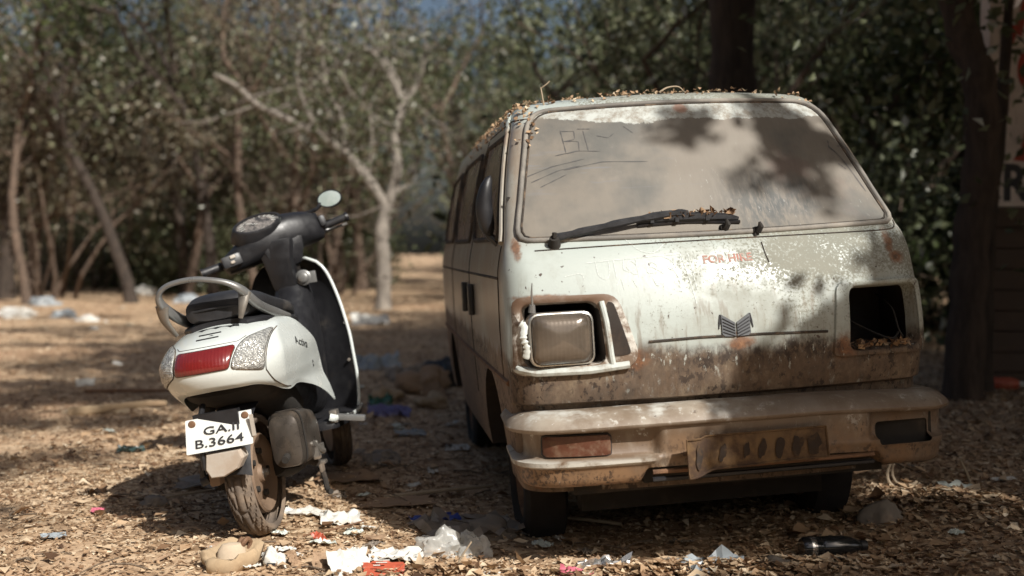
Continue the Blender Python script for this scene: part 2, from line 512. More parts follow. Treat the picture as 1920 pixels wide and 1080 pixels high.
MT = {}
MT['paint'] = van_paint()
MT['bumper'] = bumper_mat()
MT['screen'] = windscreen_mat()
MT['rubber'] = simple('rubber_seal', (0.15, 0.138, 0.122), 0.7, var=0.3, sc=20, dust=(0.26, 0.235, 0.20), dustamt=0.7)
MT['black'] = simple('black_plastic', (0.013, 0.013, 0.015), 0.44, var=0.3, sc=25, dust=(0.12, 0.10, 0.08), dustamt=0.15, bump=0.1)
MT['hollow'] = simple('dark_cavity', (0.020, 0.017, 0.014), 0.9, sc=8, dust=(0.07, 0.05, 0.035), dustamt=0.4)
MT['cavity'] = simple('rusty_cavity', (0.026, 0.019, 0.015), 0.9, sc=14, dust=(0.060, 0.038, 0.024), dustamt=0.35, dsc=12)
MT['rust'] = simple('rusty_steel', (0.16, 0.085, 0.045), 0.8, var=0.6, sc=20, dust=(0.07, 0.035, 0.02), dustamt=0.5, bump=0.4, dsc=18)
MT['sidewindow'] = simple('dusty_side_glass', (0.105, 0.072, 0.055), 0.22, var=0.2, sc=5, dust=(0.21, 0.15, 0.11), dustamt=0.5, bump=0.03)
MT['tyre'] = simple('dusty_tyre_rubber', (0.105, 0.082, 0.064), 0.85, var=0.35, sc=14, dust=(0.25, 0.185, 0.13), dustamt=0.55, bump=0.3)
MT['vantyre'] = simple('shade_dark_worn_tyre', (0.015, 0.013, 0.012), 0.95, var=0.3, sc=14, dust=(0.035, 0.026, 0.02), dustamt=0.3)  # near-black copy of the tyre rubber, painting in the under-van shade
MT['chrome'] = simple('dull_chrome', (0.55, 0.54, 0.50), 0.3, 0.85, var=0.2, sc=15, dust=(0.35, 0.28, 0.2), dustamt=0.45, bump=0.05)
MT['amber'] = simple('dirty_amber_lens', (0.085, 0.029, 0.015), 0.4, var=0.45, sc=22, dust=(0.15, 0.09, 0.052), dustamt=0.6, bump=0.15, dsc=25)
MT['inkred'] = simple('faded_red_lettering', (0.33, 0.125, 0.09), 0.7, var=0.3, sc=60, dust=(0.33, 0.31, 0.27), dustamt=0.75, dsc=60)
MT['scratch'] = simple('bare_scratch', (0.56, 0.59, 0.56), 0.6, var=0.1, sc=40)
MT['fingermark'] = simple('finger_mark_in_dust', (0.085, 0.080, 0.078), 0.5, var=0.25, sc=40)
MT['seamline'] = simple('dark_panel_gap', (0.035, 0.028, 0.022), 0.9, sc=40, dust=(0.16, 0.11, 0.07), dustamt=0.5, dsc=15)
MT['emblem'] = simple('grey_emblem', (0.085, 0.09, 0.095), 0.6, 0.0, var=0.3, sc=60)
MT['emblemdark'] = simple('emblem_groove', (0.035, 0.035, 0.038), 0.7, sc=30)
MT['oldplate'] = simple('rusted_yellow_plate', (0.125, 0.070, 0.025), 0.7, var=0.6, sc=9, dust=(0.045, 0.024, 0.013), dustamt=0.8, bump=0.3, dsc=10)
MT['platemark'] = simple('blurred_dark_mark', (0.026, 0.016, 0.010), 0.95, var=0.5, sc=30, dust=(0.085, 0.046, 0.018), dustamt=0.6, dsc=20)
MT['scwhite'] = simple('white_scooter_paint', (0.60, 0.64, 0.62), 0.22, var=0.05, sc=4, dust=(0.46, 0.41, 0.33), dustamt=0.22, bump=0.0, coat=0.6, dsc=3)
MT['silver'] = simple('worn_silver_rail', (0.20, 0.20, 0.195), 0.36, 0.45, var=0.2, sc=9, dust=(0.20, 0.16, 0.12), dustamt=0.45, bump=0.05)
MT['seat'] = simple('black_seat_vinyl', (0.022, 0.022, 0.024), 0.45, var=0.3, sc=14, dust=(0.15, 0.13, 0.11), dustamt=0.3, bump=0.25)
MT['ink'] = simple('black_lettering', (0.02, 0.02, 0.022), 0.5, var=0.1, sc=20)
MT['platewhite'] = simple('white_number_plate', (0.60, 0.615, 0.59), 0.45, var=0.06, sc=9, dust=(0.55, 0.50, 0.42), dustamt=0.25, bump=0.03)
MT['exhaust'] = simple('sooty_heat_shield', (0.085, 0.073, 0.062), 0.34, 0.45, var=0.8, sc=9, dust=(0.24, 0.18, 0.13), dustamt=0.5, bump=0.15)
MT['alloy'] = simple('dirty_alloy', (0.20, 0.185, 0.165), 0.45, 0.6, var=0.3, sc=14, dust=(0.28, 0.21, 0.15), dustamt=0.5)
MT['rimpaint'] = simple('brown_dusty_rim', (0.20, 0.135, 0.09), 0.6, 0.2, var=0.3, sc=14, dust=(0.27, 0.19, 0.13), dustamt=0.5)
MT['greyflap'] = simple('grey_mudflap_plastic', (0.40, 0.36, 0.31), 0.6, var=0.25, sc=10, dust=(0.30, 0.23, 0.17), dustamt=0.5)
def red_lens():
    k = M('red_tail_lens')
    n = k.noise(7, 4)
    c = k.mix(n, (0.10, 0.008, 0.009), (0.20, 0.018, 0.016))
    c = k.mix(k.mul(k.ss(k.noise(22, 5, .7), .55, .75), .4), c, (0.26, 0.11, 0.09))
    k.bump(k.wave(28, 'X'), 0.12, 0.004)
    return k.set(c, 0.22, coat=0.6)
def clear_lens(name, a, b, sc=45):
    k = M(name)
    v_ = k.voro(sc, 'F1', k.scale(1, 1, 1.3), 'Color')
    s_ = k.nt.nodes.new('ShaderNodeSeparateColor'); k.nt.links.new(v_, s_.inputs[0])
    c = k.mix(k.ss(s_.outputs[0], 0.1, 0.9), a, b)
    k.bump(k.voro(sc, 'F1', k.scale(1, 1, 1.3)), 0.5, 0.01)
    return k.set(c, 0.18, 0.25, coat=0.5)
def head_lens():
    k = M('ribbed_headlamp_glass')
    w1 = k.wave(24, 'X', 0.6)
    n = k.noise(5, 5, 0.6)
    c = k.mix(k.ss(n, 0.3, 0.7), (0.050, 0.040, 0.031), (0.135, 0.108, 0.083))
    c = k.mix(k.mul(k.ss(w1, 0.6, 0.95), 0.07), c, (0.22, 0.195, 0.16))
    k.bump(k.add(w1, k.mul(n, .4)), 0.035, 0.003)
    k.set(c, 0.16, 0.25, coat=0.7, coat_r=0.08)
    return k.mat
MT['redlens'] = red_lens()
MT['clearlens'] = clear_lens('faceted_clear_lens', (0.26, 0.26, 0.25), (0.52, 0.52, 0.49), 150)
MT['headlens'] = head_lens()
def mirror_mat():
    k = M('mirror_glass')
    return k.set(k.mix(k.ss(k.noise(14, 4), .45, .6), (0.62, 0.72, 0.67), (0.74, 0.82, 0.77)), 0.16, 0.55)  # pale green base paints in reflected sky and leaves
MT['mirror'] = mirror_mat()
# ------------------------------------------------------------------ ground
import numpy as np
_tilt = curve([(-.75, 0), (.05, -.030), (1.45, .034), (2.2, .05)])
def gz(x, y):
    n = .030 * noise.noise((x * .5, y * .5, 3.1)) + .014 * noise.noise((x * 2.3, y * 2.3, 8.2))
    amp = 0.45 + 0.55 * sstep(y, 5, 9)
    far = .35 * noise.noise((x * .06, y * .06, 1.7)) * sstep(y, 18, 45)
    return n * amp + _tilt(x) * (1 - sstep(y, 6.5, 10)) + far
def axis(core, core_step, far_lo, far_hi, growth):
    a = []; t = core[0]
    while t < core[1]: a.append(t); t += core_step
    a.append(core[1])
    s_ = core_step; t = core[1]
    while t < far_hi: s_ *= growth; t += s_; a.append(t)
    s_ = core_step; t = core[0]
    while t > far_lo: s_ *= growth; t -= s_; a.insert(0, t)
    return a
gx = axis((-3.5, 3.5), .07, -160, 160, 1.16); gy = axis((2.6, 9.0), .07, -60, 260, 1.14)
mb = MB()
mb.add([(x, y, gz(x, y)) for x in gx for y in gy], [(i * len(gy) + j, (i + 1) * len(gy) + j, (i + 1) * len(gy) + j + 1, i * len(gy) + j + 1) for i in range(len(gx) - 1) for j in range(len(gy) - 1)])
k = M('litter_covered_earth')
n1 = k.noise(1.1, 6, .65); n2 = k.noise(9, 6, .7); n3 = k.voro(26, 'F1', None, 'Color')
s3 = k.nt.nodes.new('ShaderNodeSeparateColor'); k.nt.links.new(n3, s3.inputs[0])
c = k.ramp(s3.outputs[0], [(0.0, (.16, .098, .055)), (.35, (.30, .20, .118)), (.65, (.46, .33, .21)), (1.0, (.58, .455, .31))])
c = k.mix(k.ss(n1, .42, .66), c, (.48, .335, .215))
c = k.mix(k.mul(k.ss(n2, .54, .72), .6), c, (.13, .080, .048))
c = k.mix(k.mul(k.ss(k.noise(.35, 4), .5, .68), .5), c, (.31, .18, .105))
k.bump(k.add(k.mul(s3.outputs[1], .8), n2), .5, .02)
MT['earth'] = k.set(c, .92, spec=.2)
tag(mb.build('ground', MT['earth'], None, ang=180), kind='structure')

# ------------------------------------------------------------------ leaves
npr = np.random.default_rng(5)
def leaf_mesh(name, pos, nrm, size, tone, mat, aspect=.55, curl=.35, jitter=.6, two=False):
    """one mesh of folded leaf blades; pos (N,3), nrm (N,3) or None for random facing"""
    N = len(pos); pos = np.asarray(pos, float)
    if nrm is None: n = npr.normal(size=(N, 3))
    else: n = np.asarray(nrm, float) + npr.normal(size=(N, 3)) * jitter
    n /= np.linalg.norm(n, axis=1, keepdims=True) + 1e-9
    a = npr.normal(size=(N, 3)); a -= n * (a * n).sum(1, keepdims=True); a /= np.linalg.norm(a, axis=1, keepdims=True) + 1e-9
    b = np.cross(n, a)
    L = np.asarray(size)[:, None] * (.5 + .5 * npr.random((N, 1)) + .25); W = L * aspect * (.7 + .6 * npr.random((N, 1)))
    cu = L * curl * npr.normal(size=(N, 1)) * .5
    fo = W * (.05 + .25 * npr.random((N, 1)))
    p0 = pos - a * L / 2 + n * cu; p4 = pos + a * L / 2 + n * cu * (.3 + npr.random((N, 1)))
    pm = pos.copy()
    p1 = pos + b * W / 2 + n * fo - a * L * .05; p2 = pos - b * W / 2 + n * fo + a * L * .05
    if two:
        v = np.stack([p0, p1, p4, p2], 1).reshape(-1, 3)
        f = (np.arange(N)[:, None, None] * 4 + np.array([[0, 1, 2], [0, 2, 3]])[None]).reshape(-1, 3); per = 2
    else:
        v = np.stack([p0, p1, pm, p2, p4], 1).reshape(-1, 3)
        f = (np.arange(N)[:, None, None] * 5 + np.array([[0, 1, 2], [1, 4, 2], [0, 2, 3], [2, 4, 3]])[None]).reshape(-1, 3); per = 4
    me = bpy.data.meshes.new(name)
    me.vertices.add(len(v)); me.vertices.foreach_set('co', v.ravel().astype(np.float32))
    nf = len(f); me.loops.add(nf * 3); me.loops.foreach_set('vertex_index', f.ravel().astype(np.int32))
    me.polygons.add(nf); me.polygons.foreach_set('loop_start', np.arange(0, nf * 3, 3, dtype=np.int32)); me.polygons.foreach_set('loop_total', np.full(nf, 3, dtype=np.int32))
    at = me.attributes.new('tone', 'FLOAT', 'FACE'); at.data.foreach_set('value', np.repeat(np.asarray(tone, np.float32), per))
    me.update(calc_edges=True); me.validate()
    me.materials.append(mat)
    return me
def link(name, me, parent=None):
    o = bpy.data.objects.new(name, me); COL.objects.link(o); o.parent = parent; return o

MT['litter'] = leaf_mat('fallen_leaf', [(0, (.055, .030, .018)), (.18, (.175, .098, .053)), (.45, (.41, .275, .165)), (.75, (.62, .48, .325)), (1, (.76, .67, .52))], .15, .7)
MT['dryleaf'] = leaf_mat('dry_tree_leaf', [(0, (.050, .042, .028)), (.35, (.115, .098, .062)), (.7, (.20, .172, .115)), (.92, (.29, .26, .19)), (1, (.56, .54, .47))], .35, .5)  # palest stop, here and in the next two, paints glossy glints
MT['oliveleaf'] = leaf_mat('olive_tree_leaf', [(0, (.036, .044, .024)), (.4, (.098, .112, .058)), (.75, (.175, .188, .105)), (.93, (.26, .265, .165)), (1, (.58, .60, .52))], .35, .45)
MT['greenleaf'] = leaf_mat('green_tree_leaf', [(0, (.018, .027, .012)), (.4, (.046, .066, .026)), (.75, (.092, .118, .045)), (.95, (.15, .17, .065)), (1, (.48, .50, .42))], .4, .4)
MT['bark_pale'] = bark('pale_bark', (.125, .108, .090), (.30, .265, .225), 9)
MT['bark_dark'] = bark('dark_bark', (.022, .016, .012), (.060, .043, .032))
MT['bark_deep'] = bark('deep_brown_bark', (.030, .020, .014), (.075, .050, .036))
MT['bark_mid'] = bark('brown_bark', (.060, .042, .030), (.145, .10, .072))

# fallen leaves on the ground, dense by the camera and thinning with distance
def scatter(n, x0, x1, y0, y1, s0, s1, taper=True):
    P_ = []
    while len(P_) < n:
        y = y0 + (y1 - y0) * npr.random(); x = x0 + (x1 - x0) * npr.random()
        if taper and abs(x) > .52 * y + .3: continue
        P_.append((x, y))
    return P_
pos = []; size = []
for n_, x0, x1, y0, y1, s0, s1 in ((26000, -2.4, 2.6, 3.0, 5.2, .016, .040), (22000, -4, 4, 5.2, 8, .022, .05), (12000, -6.5, 5, 8, 13, .035, .065), (8000, -11, 7, 13, 24, .06, .10)):
    for x, y in scatter(n_, x0, x1, y0, y1, s0, s1):
        if x < .3 and noise.noise((x * 1.1, y * .8, 4.4)) < -.78 + .45 * npr.random(): continue
        pos.append((x, y, gz(x, y) + .004 + .014 * npr.random() ** 2)); size.append((s0 + (s1 - s0) * npr.random() ** 1.5) * (.68 + .32 * sstep(x, .1, 1.0)))
for x, y in scatter(16000, -2.4, 2.6, 3.0, 7.0, 0, 0):
    pos.append((x, y, gz(x, y) + .003 + .004 * npr.random())); size.append(.008 + .010 * npr.random())
for x, y in scatter(900, -2.4, 2.6, 3.0, 6.5, 0, 0):
    pos.append((x, y, gz(x, y) + .008 + .012 * npr.random())); size.append(.048 + .028 * npr.random())
# drifts along the front of the van shade and under its right end
for cx, cy, sx, sy, hh, n_ in ((.55, 3.42, .75, .09, .035, 2200), (1.65, 4.15, .30, .20, .05, 1100), (-.15, 3.45, .25, .08, .03, 500), (2.1, 3.9, .5, .3, .03, 800)):
    for _ in range(n_):
        u, v_ = npr.normal() * sx * .5, npr.normal() * sy * .5
        x, y = cx + u, cy + v_
        pos.append((x, y, gz(x, y) + .005 + hh * npr.random() * math.exp(-(u / sx) ** 2 * 2 - (v_ / sy) ** 2 * 2))); size.append(.025 + .03 * npr.random())
tone = np.clip(npr.beta(2.0, 2.0, len(pos)) * .95 + .02 * npr.normal(size=len(pos)), 0, 1)
lit_me = leaf_mesh('leaf_litter', pos, np.tile([0, 0, 1.0], (len(pos), 1)), size, tone, MT['litter'], .6, .35, .22)
tag(link('leaf_litter', lit_me), kind='stuff')

# broken twigs among the leaves
tw = MB()
for _ in range(260):
    y = rng.uniform(3.2, 9); x = rng.uniform(-.5 * y, .45 * y); a = rng.uniform(0, PI); L = rng.uniform(.03, .14)
    z = gz(x, y) + .012; d = V(math.cos(a), math.sin(a), rng.uniform(-.1, .25)) * L
    tw.tube([V(x, y, z), V(x, y, z) + d * .5 + V(rng.gauss(0, .008), rng.gauss(0, .008), .006), V(x, y, z) + d], rng.uniform(.0015, .004), 4)
tag(tw.build('twig_litter', bark('dead_twig', (.09, .06, .04), (.24, .18, .125), 20), None), kind='stuff')

# ------------------------------------------------------------------ trees
def limb(mb, tips, p, d, r, L, depth, rg, up=.25, spread=.7, kids=3, wob=.22):
    n_ = 6; pts = [p]; q = p.copy(); dd = d.copy()
    for i in range(n_):
        dd = (dd + V(rg.gauss(0, wob), rg.gauss(0, wob), rg.gauss(0, wob) + up * .35) * .5).normalized()
        q = q + dd * (L / n_); pts.append(q)
    r1 = r * .62
    mb.tube(pts, [r + (r1 - r) * i / n_ for i in range(n_ + 1)], 8 if r > .06 else 5, caps=False)
    if depth == 0:
        tips += pts[2:]; return
    for k_ in range(kids + (rg.random() < .4)):
        i = n_ if k_ == 0 else rg.randint(2, n_ - 1)
        nd = (dd + V(rg.gauss(0, spread), rg.gauss(0, spread), rg.gauss(.1, spread * .6))).normalized()
        limb(mb, tips, pts[i], nd, r1 * (1 if k_ == 0 else .7), L * rg.uniform(.6, .85), depth - 1, rg, up, spread, kids, wob)
    if depth == 1: tips += pts[3:]
def crown_points(tips, n, rad, rg, droop=0.0):
    c = np.array([tuple(t) for t in tips]); keep = npr.random(len(c)) < .8; c = c[keep] if keep.sum() > 5 else c
    idx = npr.integers(0, len(c), n)
    tone_c = npr.normal(size=len(c)) * .22
    P_ = c[idx] + npr.normal(size=(n, 3)) * rad * (.5 + npr.random((n, 1)))
    P_[:, 2] -= droop * npr.random(n)
    tn = np.clip(.48 + tone_c[idx] + npr.normal(size=n) * .14, 0, .93)
    tn[npr.random(n) < .028] = 1.0  # scattered leaves painted near-white to imitate glossy glints
    return P_, tn
def make_tree(seed, H, r, trunk_h, matb, matl, n, ls, rad=.32, lean=0.0, kids=3, depth=3, stems=1, spread=.7, low=False):
    rg = random.Random(seed); mb = MB(); tips = []
    for s_ in range(stems):
        b = V(rg.gauss(0, .12) if stems > 1 else 0, rg.gauss(0, .12) if stems > 1 else 0, -.15)
        d = V(rg.gauss(lean, .10 + .08 * stems), rg.gauss(0, .10), 1).normalized()
        pts = [b]; q = b.copy()
        for i in range(7):
            d = (d + V(rg.gauss(0, .08), rg.gauss(0, .08), .06)).normalized(); q = q + d * ((trunk_h + .15) / 7); pts.append(q)
        rr = r * (1 if s_ == 0 else rg.uniform(.5, .85))
        mb.tube(pts, [rr * (1.35 if i == 0 else 1.08 - .05 * i) for i in range(8)], 10, caps=False)
        for k_ in range(kids):
            nd = (d + V(rg.gauss(0, spread), rg.gauss(0, spread), .25)).normalized()
            limb(mb, tips, pts[-1 if k_ < 2 else rg.randint(4, 6)], nd, rr * .6, (H - trunk_h) * rg.uniform(.38, .55), depth - 1, rg, .3, spread, 3)
        if low:
            for i in range(1, 7): tips.append(pts[i] + V(rg.gauss(0, .3), rg.gauss(0, .3), 0))
    P_, tn = crown_points(tips, n, rad, rg, .15)
    lm = leaf_mesh('crown', P_, None, np.full(n, ls), tn, matl, .5, .3, two=True)
    return mb, lm, matb
protos = {}
for key, a in {
    'dry1': (21, 8.0, .12, 2.6, 'bark_mid', 'dryleaf', 3200, .13), 'dry2': (22, 9.0, .15, 3.2, 'bark_dark', 'dryleaf', 3800, .14),
    'slim1': (31, 9.0, .11, 4.2, 'bark_dark', 'oliveleaf', 1700, .12), 'slim2': (32, 8.5, .09, 4.0, 'bark_mid', 'dryleaf', 1500, .12), 'slim3': (33, 9.5, .13, 4.6, 'bark_dark', 'greenleaf', 1800, .13),
    'olive1': (23, 8.5, .14, 2.4, 'bark_dark', 'oliveleaf', 4400, .14), 'olive2': (24, 7.0, .10, 2.0, 'bark_mid', 'oliveleaf', 3600, .13),
    'green1': (25, 9.0, .16, 2.6, 'bark_dark', 'greenleaf', 9000, .15), 'green2': (26, 7.5, .13, 2.0, 'bark_mid', 'greenleaf', 8000, .14)}.items():
    mb, lm, bk = make_tree(a[0], a[1], a[2], a[3], MT[a[4]], MT[a[5]], a[6], a[7], .26)
    tm = mb.build('trunk', bk, None, ang=180).data
    bpy.data.objects.remove(bpy.data.objects['trunk'])
    protos[key] = (tm, lm)
def bush_proto(seed, H, matl, n, ls, wide, matb='bark_mid'):
    rg = random.Random(seed); mb = MB(); tips = []
    for s_ in range(9):
        d = V(rg.gauss(0, .5 * wide), rg.gauss(0, .5 * wide), 1).normalized(); q = V(rg.gauss(0, .15), rg.gauss(0, .15), -.1); pts = [q]
        for i in range(6):
            d = (d + V(rg.gauss(0, .16), rg.gauss(0, .16), .02)).normalized(); q = q + d * (H * rg.uniform(.7, 1.05) / 6); pts.append(q)
        mb.tube(pts, [.026 - .0035 * i for i in range(7)], 5, caps=False); tips += pts[1:]
        for i in (2, 4): mb.tube([pts[i], pts[i] + V(rg.gauss(0, .3), rg.gauss(0, .3), rg.uniform(.1, .4))], [.010, .004], 4, caps=False)
    P_, tn = crown_points(tips, n, .30, rg)
    P_[:, 2] = np.maximum(P_[:, 2], .03)
    tm = mb.build('stems', MT[matb], None, ang=180).data
    bpy.data.objects.remove(bpy.data.objects['stems'])
    return tm, leaf_mesh('foliage', P_, None, np.full(n, ls), tn, matl, .5, .3, two=True)
bush = {'dry': bush_proto(41, 1.9, MT['dryleaf'], 2600, .10, 1.0), 'olive': bush_proto(42, 2.2, MT['oliveleaf'], 3200, .11, 1.0), 'green': bush_proto(43, 2.4, MT['greenleaf'], 3600, .12, .9), 'twiggy': bush_proto(44, 1.6, MT['dryleaf'], 700, .09, 1.2, 'bark_pale')}

def pole_proto(seed, matb, n):
    rg = random.Random(seed); mb = MB(); tips = []
    for s_ in range(4):
        d = V(rg.gauss(0, .22), rg.gauss(0, .22), 1).normalized(); q = V(rg.gauss(0, .2), rg.gauss(0, .2), -.15); pts = [q]
        for i in range(8):
            d = (d + V(rg.gauss(0, .12), rg.gauss(0, .12), .03)).normalized(); q = q + d * (rg.uniform(3.5, 5.5) / 8); pts.append(q)
        mb.tube(pts, [.048 - .005 * i for i in range(9)], 6, caps=False)
        for _ in range(4): limb(mb, tips, pts[rg.randint(3, 7)], V(rg.gauss(0, .7), rg.gauss(0, .7), .5).normalized(), .016, rg.uniform(.7, 1.3), 1, rg, .2, .7, 2)
    P_, tn = crown_points(tips, n, .35, rg)
    tm = mb.build('stems', MT[matb], None, ang=180).data
    bpy.data.objects.remove(bpy.data.objects['stems'])
    return tm, leaf_mesh('crown', P_, None, np.full(n, .10), tn, MT['dryleaf'], .5, .3, two=True)
poles = {'pole_pale': pole_proto(51, 'bark_mid', 650), 'pole_brown': pole_proto(52, 'bark_dark', 900)}
def put_tree(key, x, y, sc_, rz, name='forest_tree', label=None, group=None, parts=('trunk', 'crown'), src=None, lean=(0, 0)):
    tm, lm = (src or protos)[key]
    q = x / max(y, 1)
    if y > 9 and abs(q) < .5:                       # say where in the wood it stands
        sec = 'at the far left' if q < -.36 else 'left of the scooter' if q < -.27 else 'behind the scooter' if q < -.16 else 'between scooter and van' if q < -.06 else 'behind the van' if q < .26 else 'beyond the right trunk'
        dep = 'nearest the clearing' if y < 22.5 else 'near the clearing' if y < 27 else 'further in' if y < 36 else 'deep inside'
        if y < 22.5 and x > .5: dep = 'close'
        label = label + ', ' + dep + ', ' + sec; group = group + ', ' + dep + ' ' + sec
    elif y > 9: label += ', at the frame edge'; group += ', frame edge'
    t = thing(name, label, 'tree' if parts[1] == 'crown' else 'shrub', (x, y, gz(x, y)), (lean[0], lean[1], rz), group)
    t.scale = (sc_, sc_, sc_)
    link(parts[0], tm, t); link(parts[1], lm, t)
    return t
fr = random.Random(77)
LAB = {'slim1': 'tall slender dark trunked tree with airy olive crown', 'slim2': 'tall slender brown trunked tree with thin dry crown', 'slim3': 'tall dark trunked tree with airy green crown', 'dry1': 'slim tree with thin dry brown foliage', 'dry2': 'dark trunked tree with dry brown foliage', 'olive1': 'dark trunked tree with dense olive foliage',
       'olive2': 'slim tree with loose olive foliage', 'green1': 'large dark trunked tree with green foliage', 'green2': 'smaller brown trunked tree with green foliage'}
spots = []
def corridor(x, y, m_=.042): return abs(x + .086 * y) < m_ * y and y < 75
def skygap(x, y): return any(abs(x - a * y) < b * y for a, b in ((-.318, .016), (-.178, .018), (-.40, .008), (-.012, .010)))
def free(x, y, d): return all((x - a) ** 2 + (y - b) ** 2 > d * d for a, b in spots)
for (x0, x1, y0, y1, n_, keys) in ((-16, -3.0, 22.5, 34, 24, ['slim1', 'slim2', 'slim1', 'dry1', 'slim3', 'olive2']), (-4.5, 1, 23, 36, 10, ['slim1', 'slim3', 'slim2', 'olive2']), (-24, 6, 34, 50, 30, ['slim1', 'olive1', 'slim3', 'dry2', 'slim2', 'green2']),
                               (1.0, 9, 12.5, 22, 11, ['green1', 'olive1', 'green2', 'olive2']), (4, 16, 20, 40, 14, ['green1', 'olive1', 'green2', 'dry2'])):
    c_ = 0; tries = 0
    while c_ < n_ and tries < 400:
        tries += 1
        x, y = fr.uniform(x0, x1), fr.uniform(y0, y1)
        if abs(x) > .5 * y + 2 or not free(x, y, 1.5): continue
        if corridor(x, y) or skygap(x, y): continue          # the clearing runs on behind the pale tree
        spots.append((x, y)); key = fr.choice(keys); c_ += 1
        put_tree(key, x, y, fr.uniform(.75, 1.1), fr.uniform(0, 6.28), 'forest_tree', LAB[key], 'forest trees of the kind ' + {'slim1': 'olive crown, slender', 'slim2': 'dry crown, slender', 'slim3': 'green crown, slender', 'dry1': 'dry, slim', 'dry2': 'dry, dark trunk', 'olive1': 'olive, dense', 'olive2': 'olive, loose', 'green1': 'green, large', 'green2': 'green, small'}[key])
for i in range(26):
    y = fr.uniform(22, 32); x = fr.uniform(-.5 * y, -.02 * y)
    if corridor(x, y, .05): continue
    put_tree(fr.choice(['pole_pale', 'pole_pale', 'pole_brown']), x, y, fr.uniform(.6, 1.15), fr.uniform(0, 6.28), 'sapling', 'thin nearly bare sapling with several thin stems', 'bare saplings', ('trunk', 'crown'), poles)
for i in range(0, 13, 2):
    y = 19.5 + .35 * (i % 7); x = -10.2 + .72 * i + fr.uniform(-.2, .2)
    if corridor(x, y, .05) or abs(x + 2.2) < .9: continue
    key = ['slim1', 'slim3', 'slim2'][i % 3]
    put_tree(key, x, y, fr.uniform(.75, 1.0), fr.uniform(0, 6.28), 'forest_tree', LAB[key], 'forest trees of the kind ' + ('olive crown, slender', 'dry crown, slender', 'green crown, slender')[int(key[-1]) - 1])
BL = {'dry': 'bushy shrub with dry brown leaves', 'olive': 'bushy olive shrub', 'green': 'bushy green shrub', 'twiggy': 'pale twiggy shrub with few dry leaves'}
for (x0, x1, y0, y1, n_, keys) in ((-14, -4.2, 25, 30, 12, ['olive', 'olive', 'twiggy', 'dry', 'green', 'green']), (-20, 2, 30, 44, 22, ['dry', 'olive', 'green', 'olive']), (-4, 1.0, 26, 34, 6, ['dry', 'olive', 'twiggy']), (1.2, 9, 10.5, 22, 26, ['green', 'olive', 'green'])):
    c_ = 0
    while c_ < n_:
        x, y = fr.uniform(x0, x1), fr.uniform(y0, y1)
        if abs(x) > .5 * y + 1.5: continue
        if corridor(x, y): continue
        key = fr.choice(keys); c_ += 1
        put_tree(key, x, y, fr.uniform(.6, 1.25), fr.uniform(0, 6.28), 'shrub', BL[key], 'shrubs of the undergrowth: ' + key, ('stems', 'foliage'), bush)

def limb_tree(name, label, y, limbs, radii, mat, leafmat=None, n=0, ls=.12, rad=.35, leafpts=None, seed=1, depth_wob=.5, twigs=2):
    """a tree of given limbs (x, z) standing at distance y"""
    rg = random.Random(seed); mb = MB(); tips = []
    bx = limbs[0][0][0]
    t = thing(name, label, 'tree', (bx, y, gz(bx, y)))
    g0 = gz(bx, y)
    for li, (lb, (ra, rb)) in enumerate(zip(limbs, radii)):
        off = rg.uniform(-depth_wob, depth_wob) if li else 0; m_ = len(lb)
        pts = smooth_path([(x - bx, off * (i / (m_ - 1)) + (rg.gauss(0, .03) if i else 0), z - (g0 if i or li else .12 + g0)) for i, (x, z) in enumerate(lb)], 5)
        q = len(pts)
        mb.tube(pts, [(ra + (rb - ra) * i / (q - 1)) * (1 + .09 * math.sin(i * 1.9 + li)) * (1.25 - .25 * min(1, i / 4) if li == 0 else 1) for i in range(q)], 10, caps=False)
        if li:
            for _ in range(twigs * 3):
                i = rg.randint(q // 3, q - 1); d = V(rg.gauss(0, .6), rg.gauss(0, .6), rg.gauss(.35, .4)).normalized()
                limb(mb, tips, pts[i], d, max(.008, rb * .7), rg.uniform(.5, 1.1), 1, rg, .2, .7, 2)
            tips += pts[q // 2:]
    tr = mb.build('trunk', mat, t, ang=180)
    if n:
        P_, tn = crown_points([q for q in tips if q.z > 1.5], n, rad, rg, .2)
        link('crown', leaf_mesh('crown', P_, None, np.full(n, ls), tn, leafmat, .5, .3, two=True), t)
    return t
limb_tree('forked_tree', 'pale forked tree with a long bare limb to the left, alone in the clearing', 18.6,
    [[(-2.18, 0.00), (-2.16, 0.72), (-2.19, 1.26), (-2.11, 1.75)], [(-2.11, 1.72), (-2.43, 2.20), (-2.79, 2.61), (-3.23, 2.92), (-3.77, 3.19), (-4.31, 3.46), (-4.67, 3.78), (-5.03, 3.96)],
     [(-2.79, 2.61), (-3.23, 2.61), (-3.41, 2.65)], [(-3.23, 2.92), (-3.50, 3.51), (-3.59, 4.05), (-3.46, 4.68)], [(-2.11, 1.70), (-1.93, 2.34), (-1.98, 2.97), (-1.84, 3.51), (-2.16, 4.23), (-2.43, 4.59), (-2.61, 5.21)],
     [(-1.84, 3.51), (-2.34, 4.32), (-2.88, 4.14), (-3.23, 3.96)], [(-2.02, 1.93), (-1.80, 2.11)], [(-2.43, 2.20), (-2.34, 2.79), (-2.38, 3.42)], [(-2.79, 2.61), (-2.88, 3.24), (-3.14, 3.78), (-3.23, 4.68)], [(-1.93, 3.33), (-1.62, 3.78), (-1.44, 4.41)]],
    [(.125, .115), (.095, .04), (.035, .015), (.042, .015), (.09, .035), (.05, .025), (.045, .02), (.04, .015), (.05, .02), (.04, .02)], MT['bark_pale'], MT['oliveleaf'], 3600, .10, .45, seed=5, twigs=2)
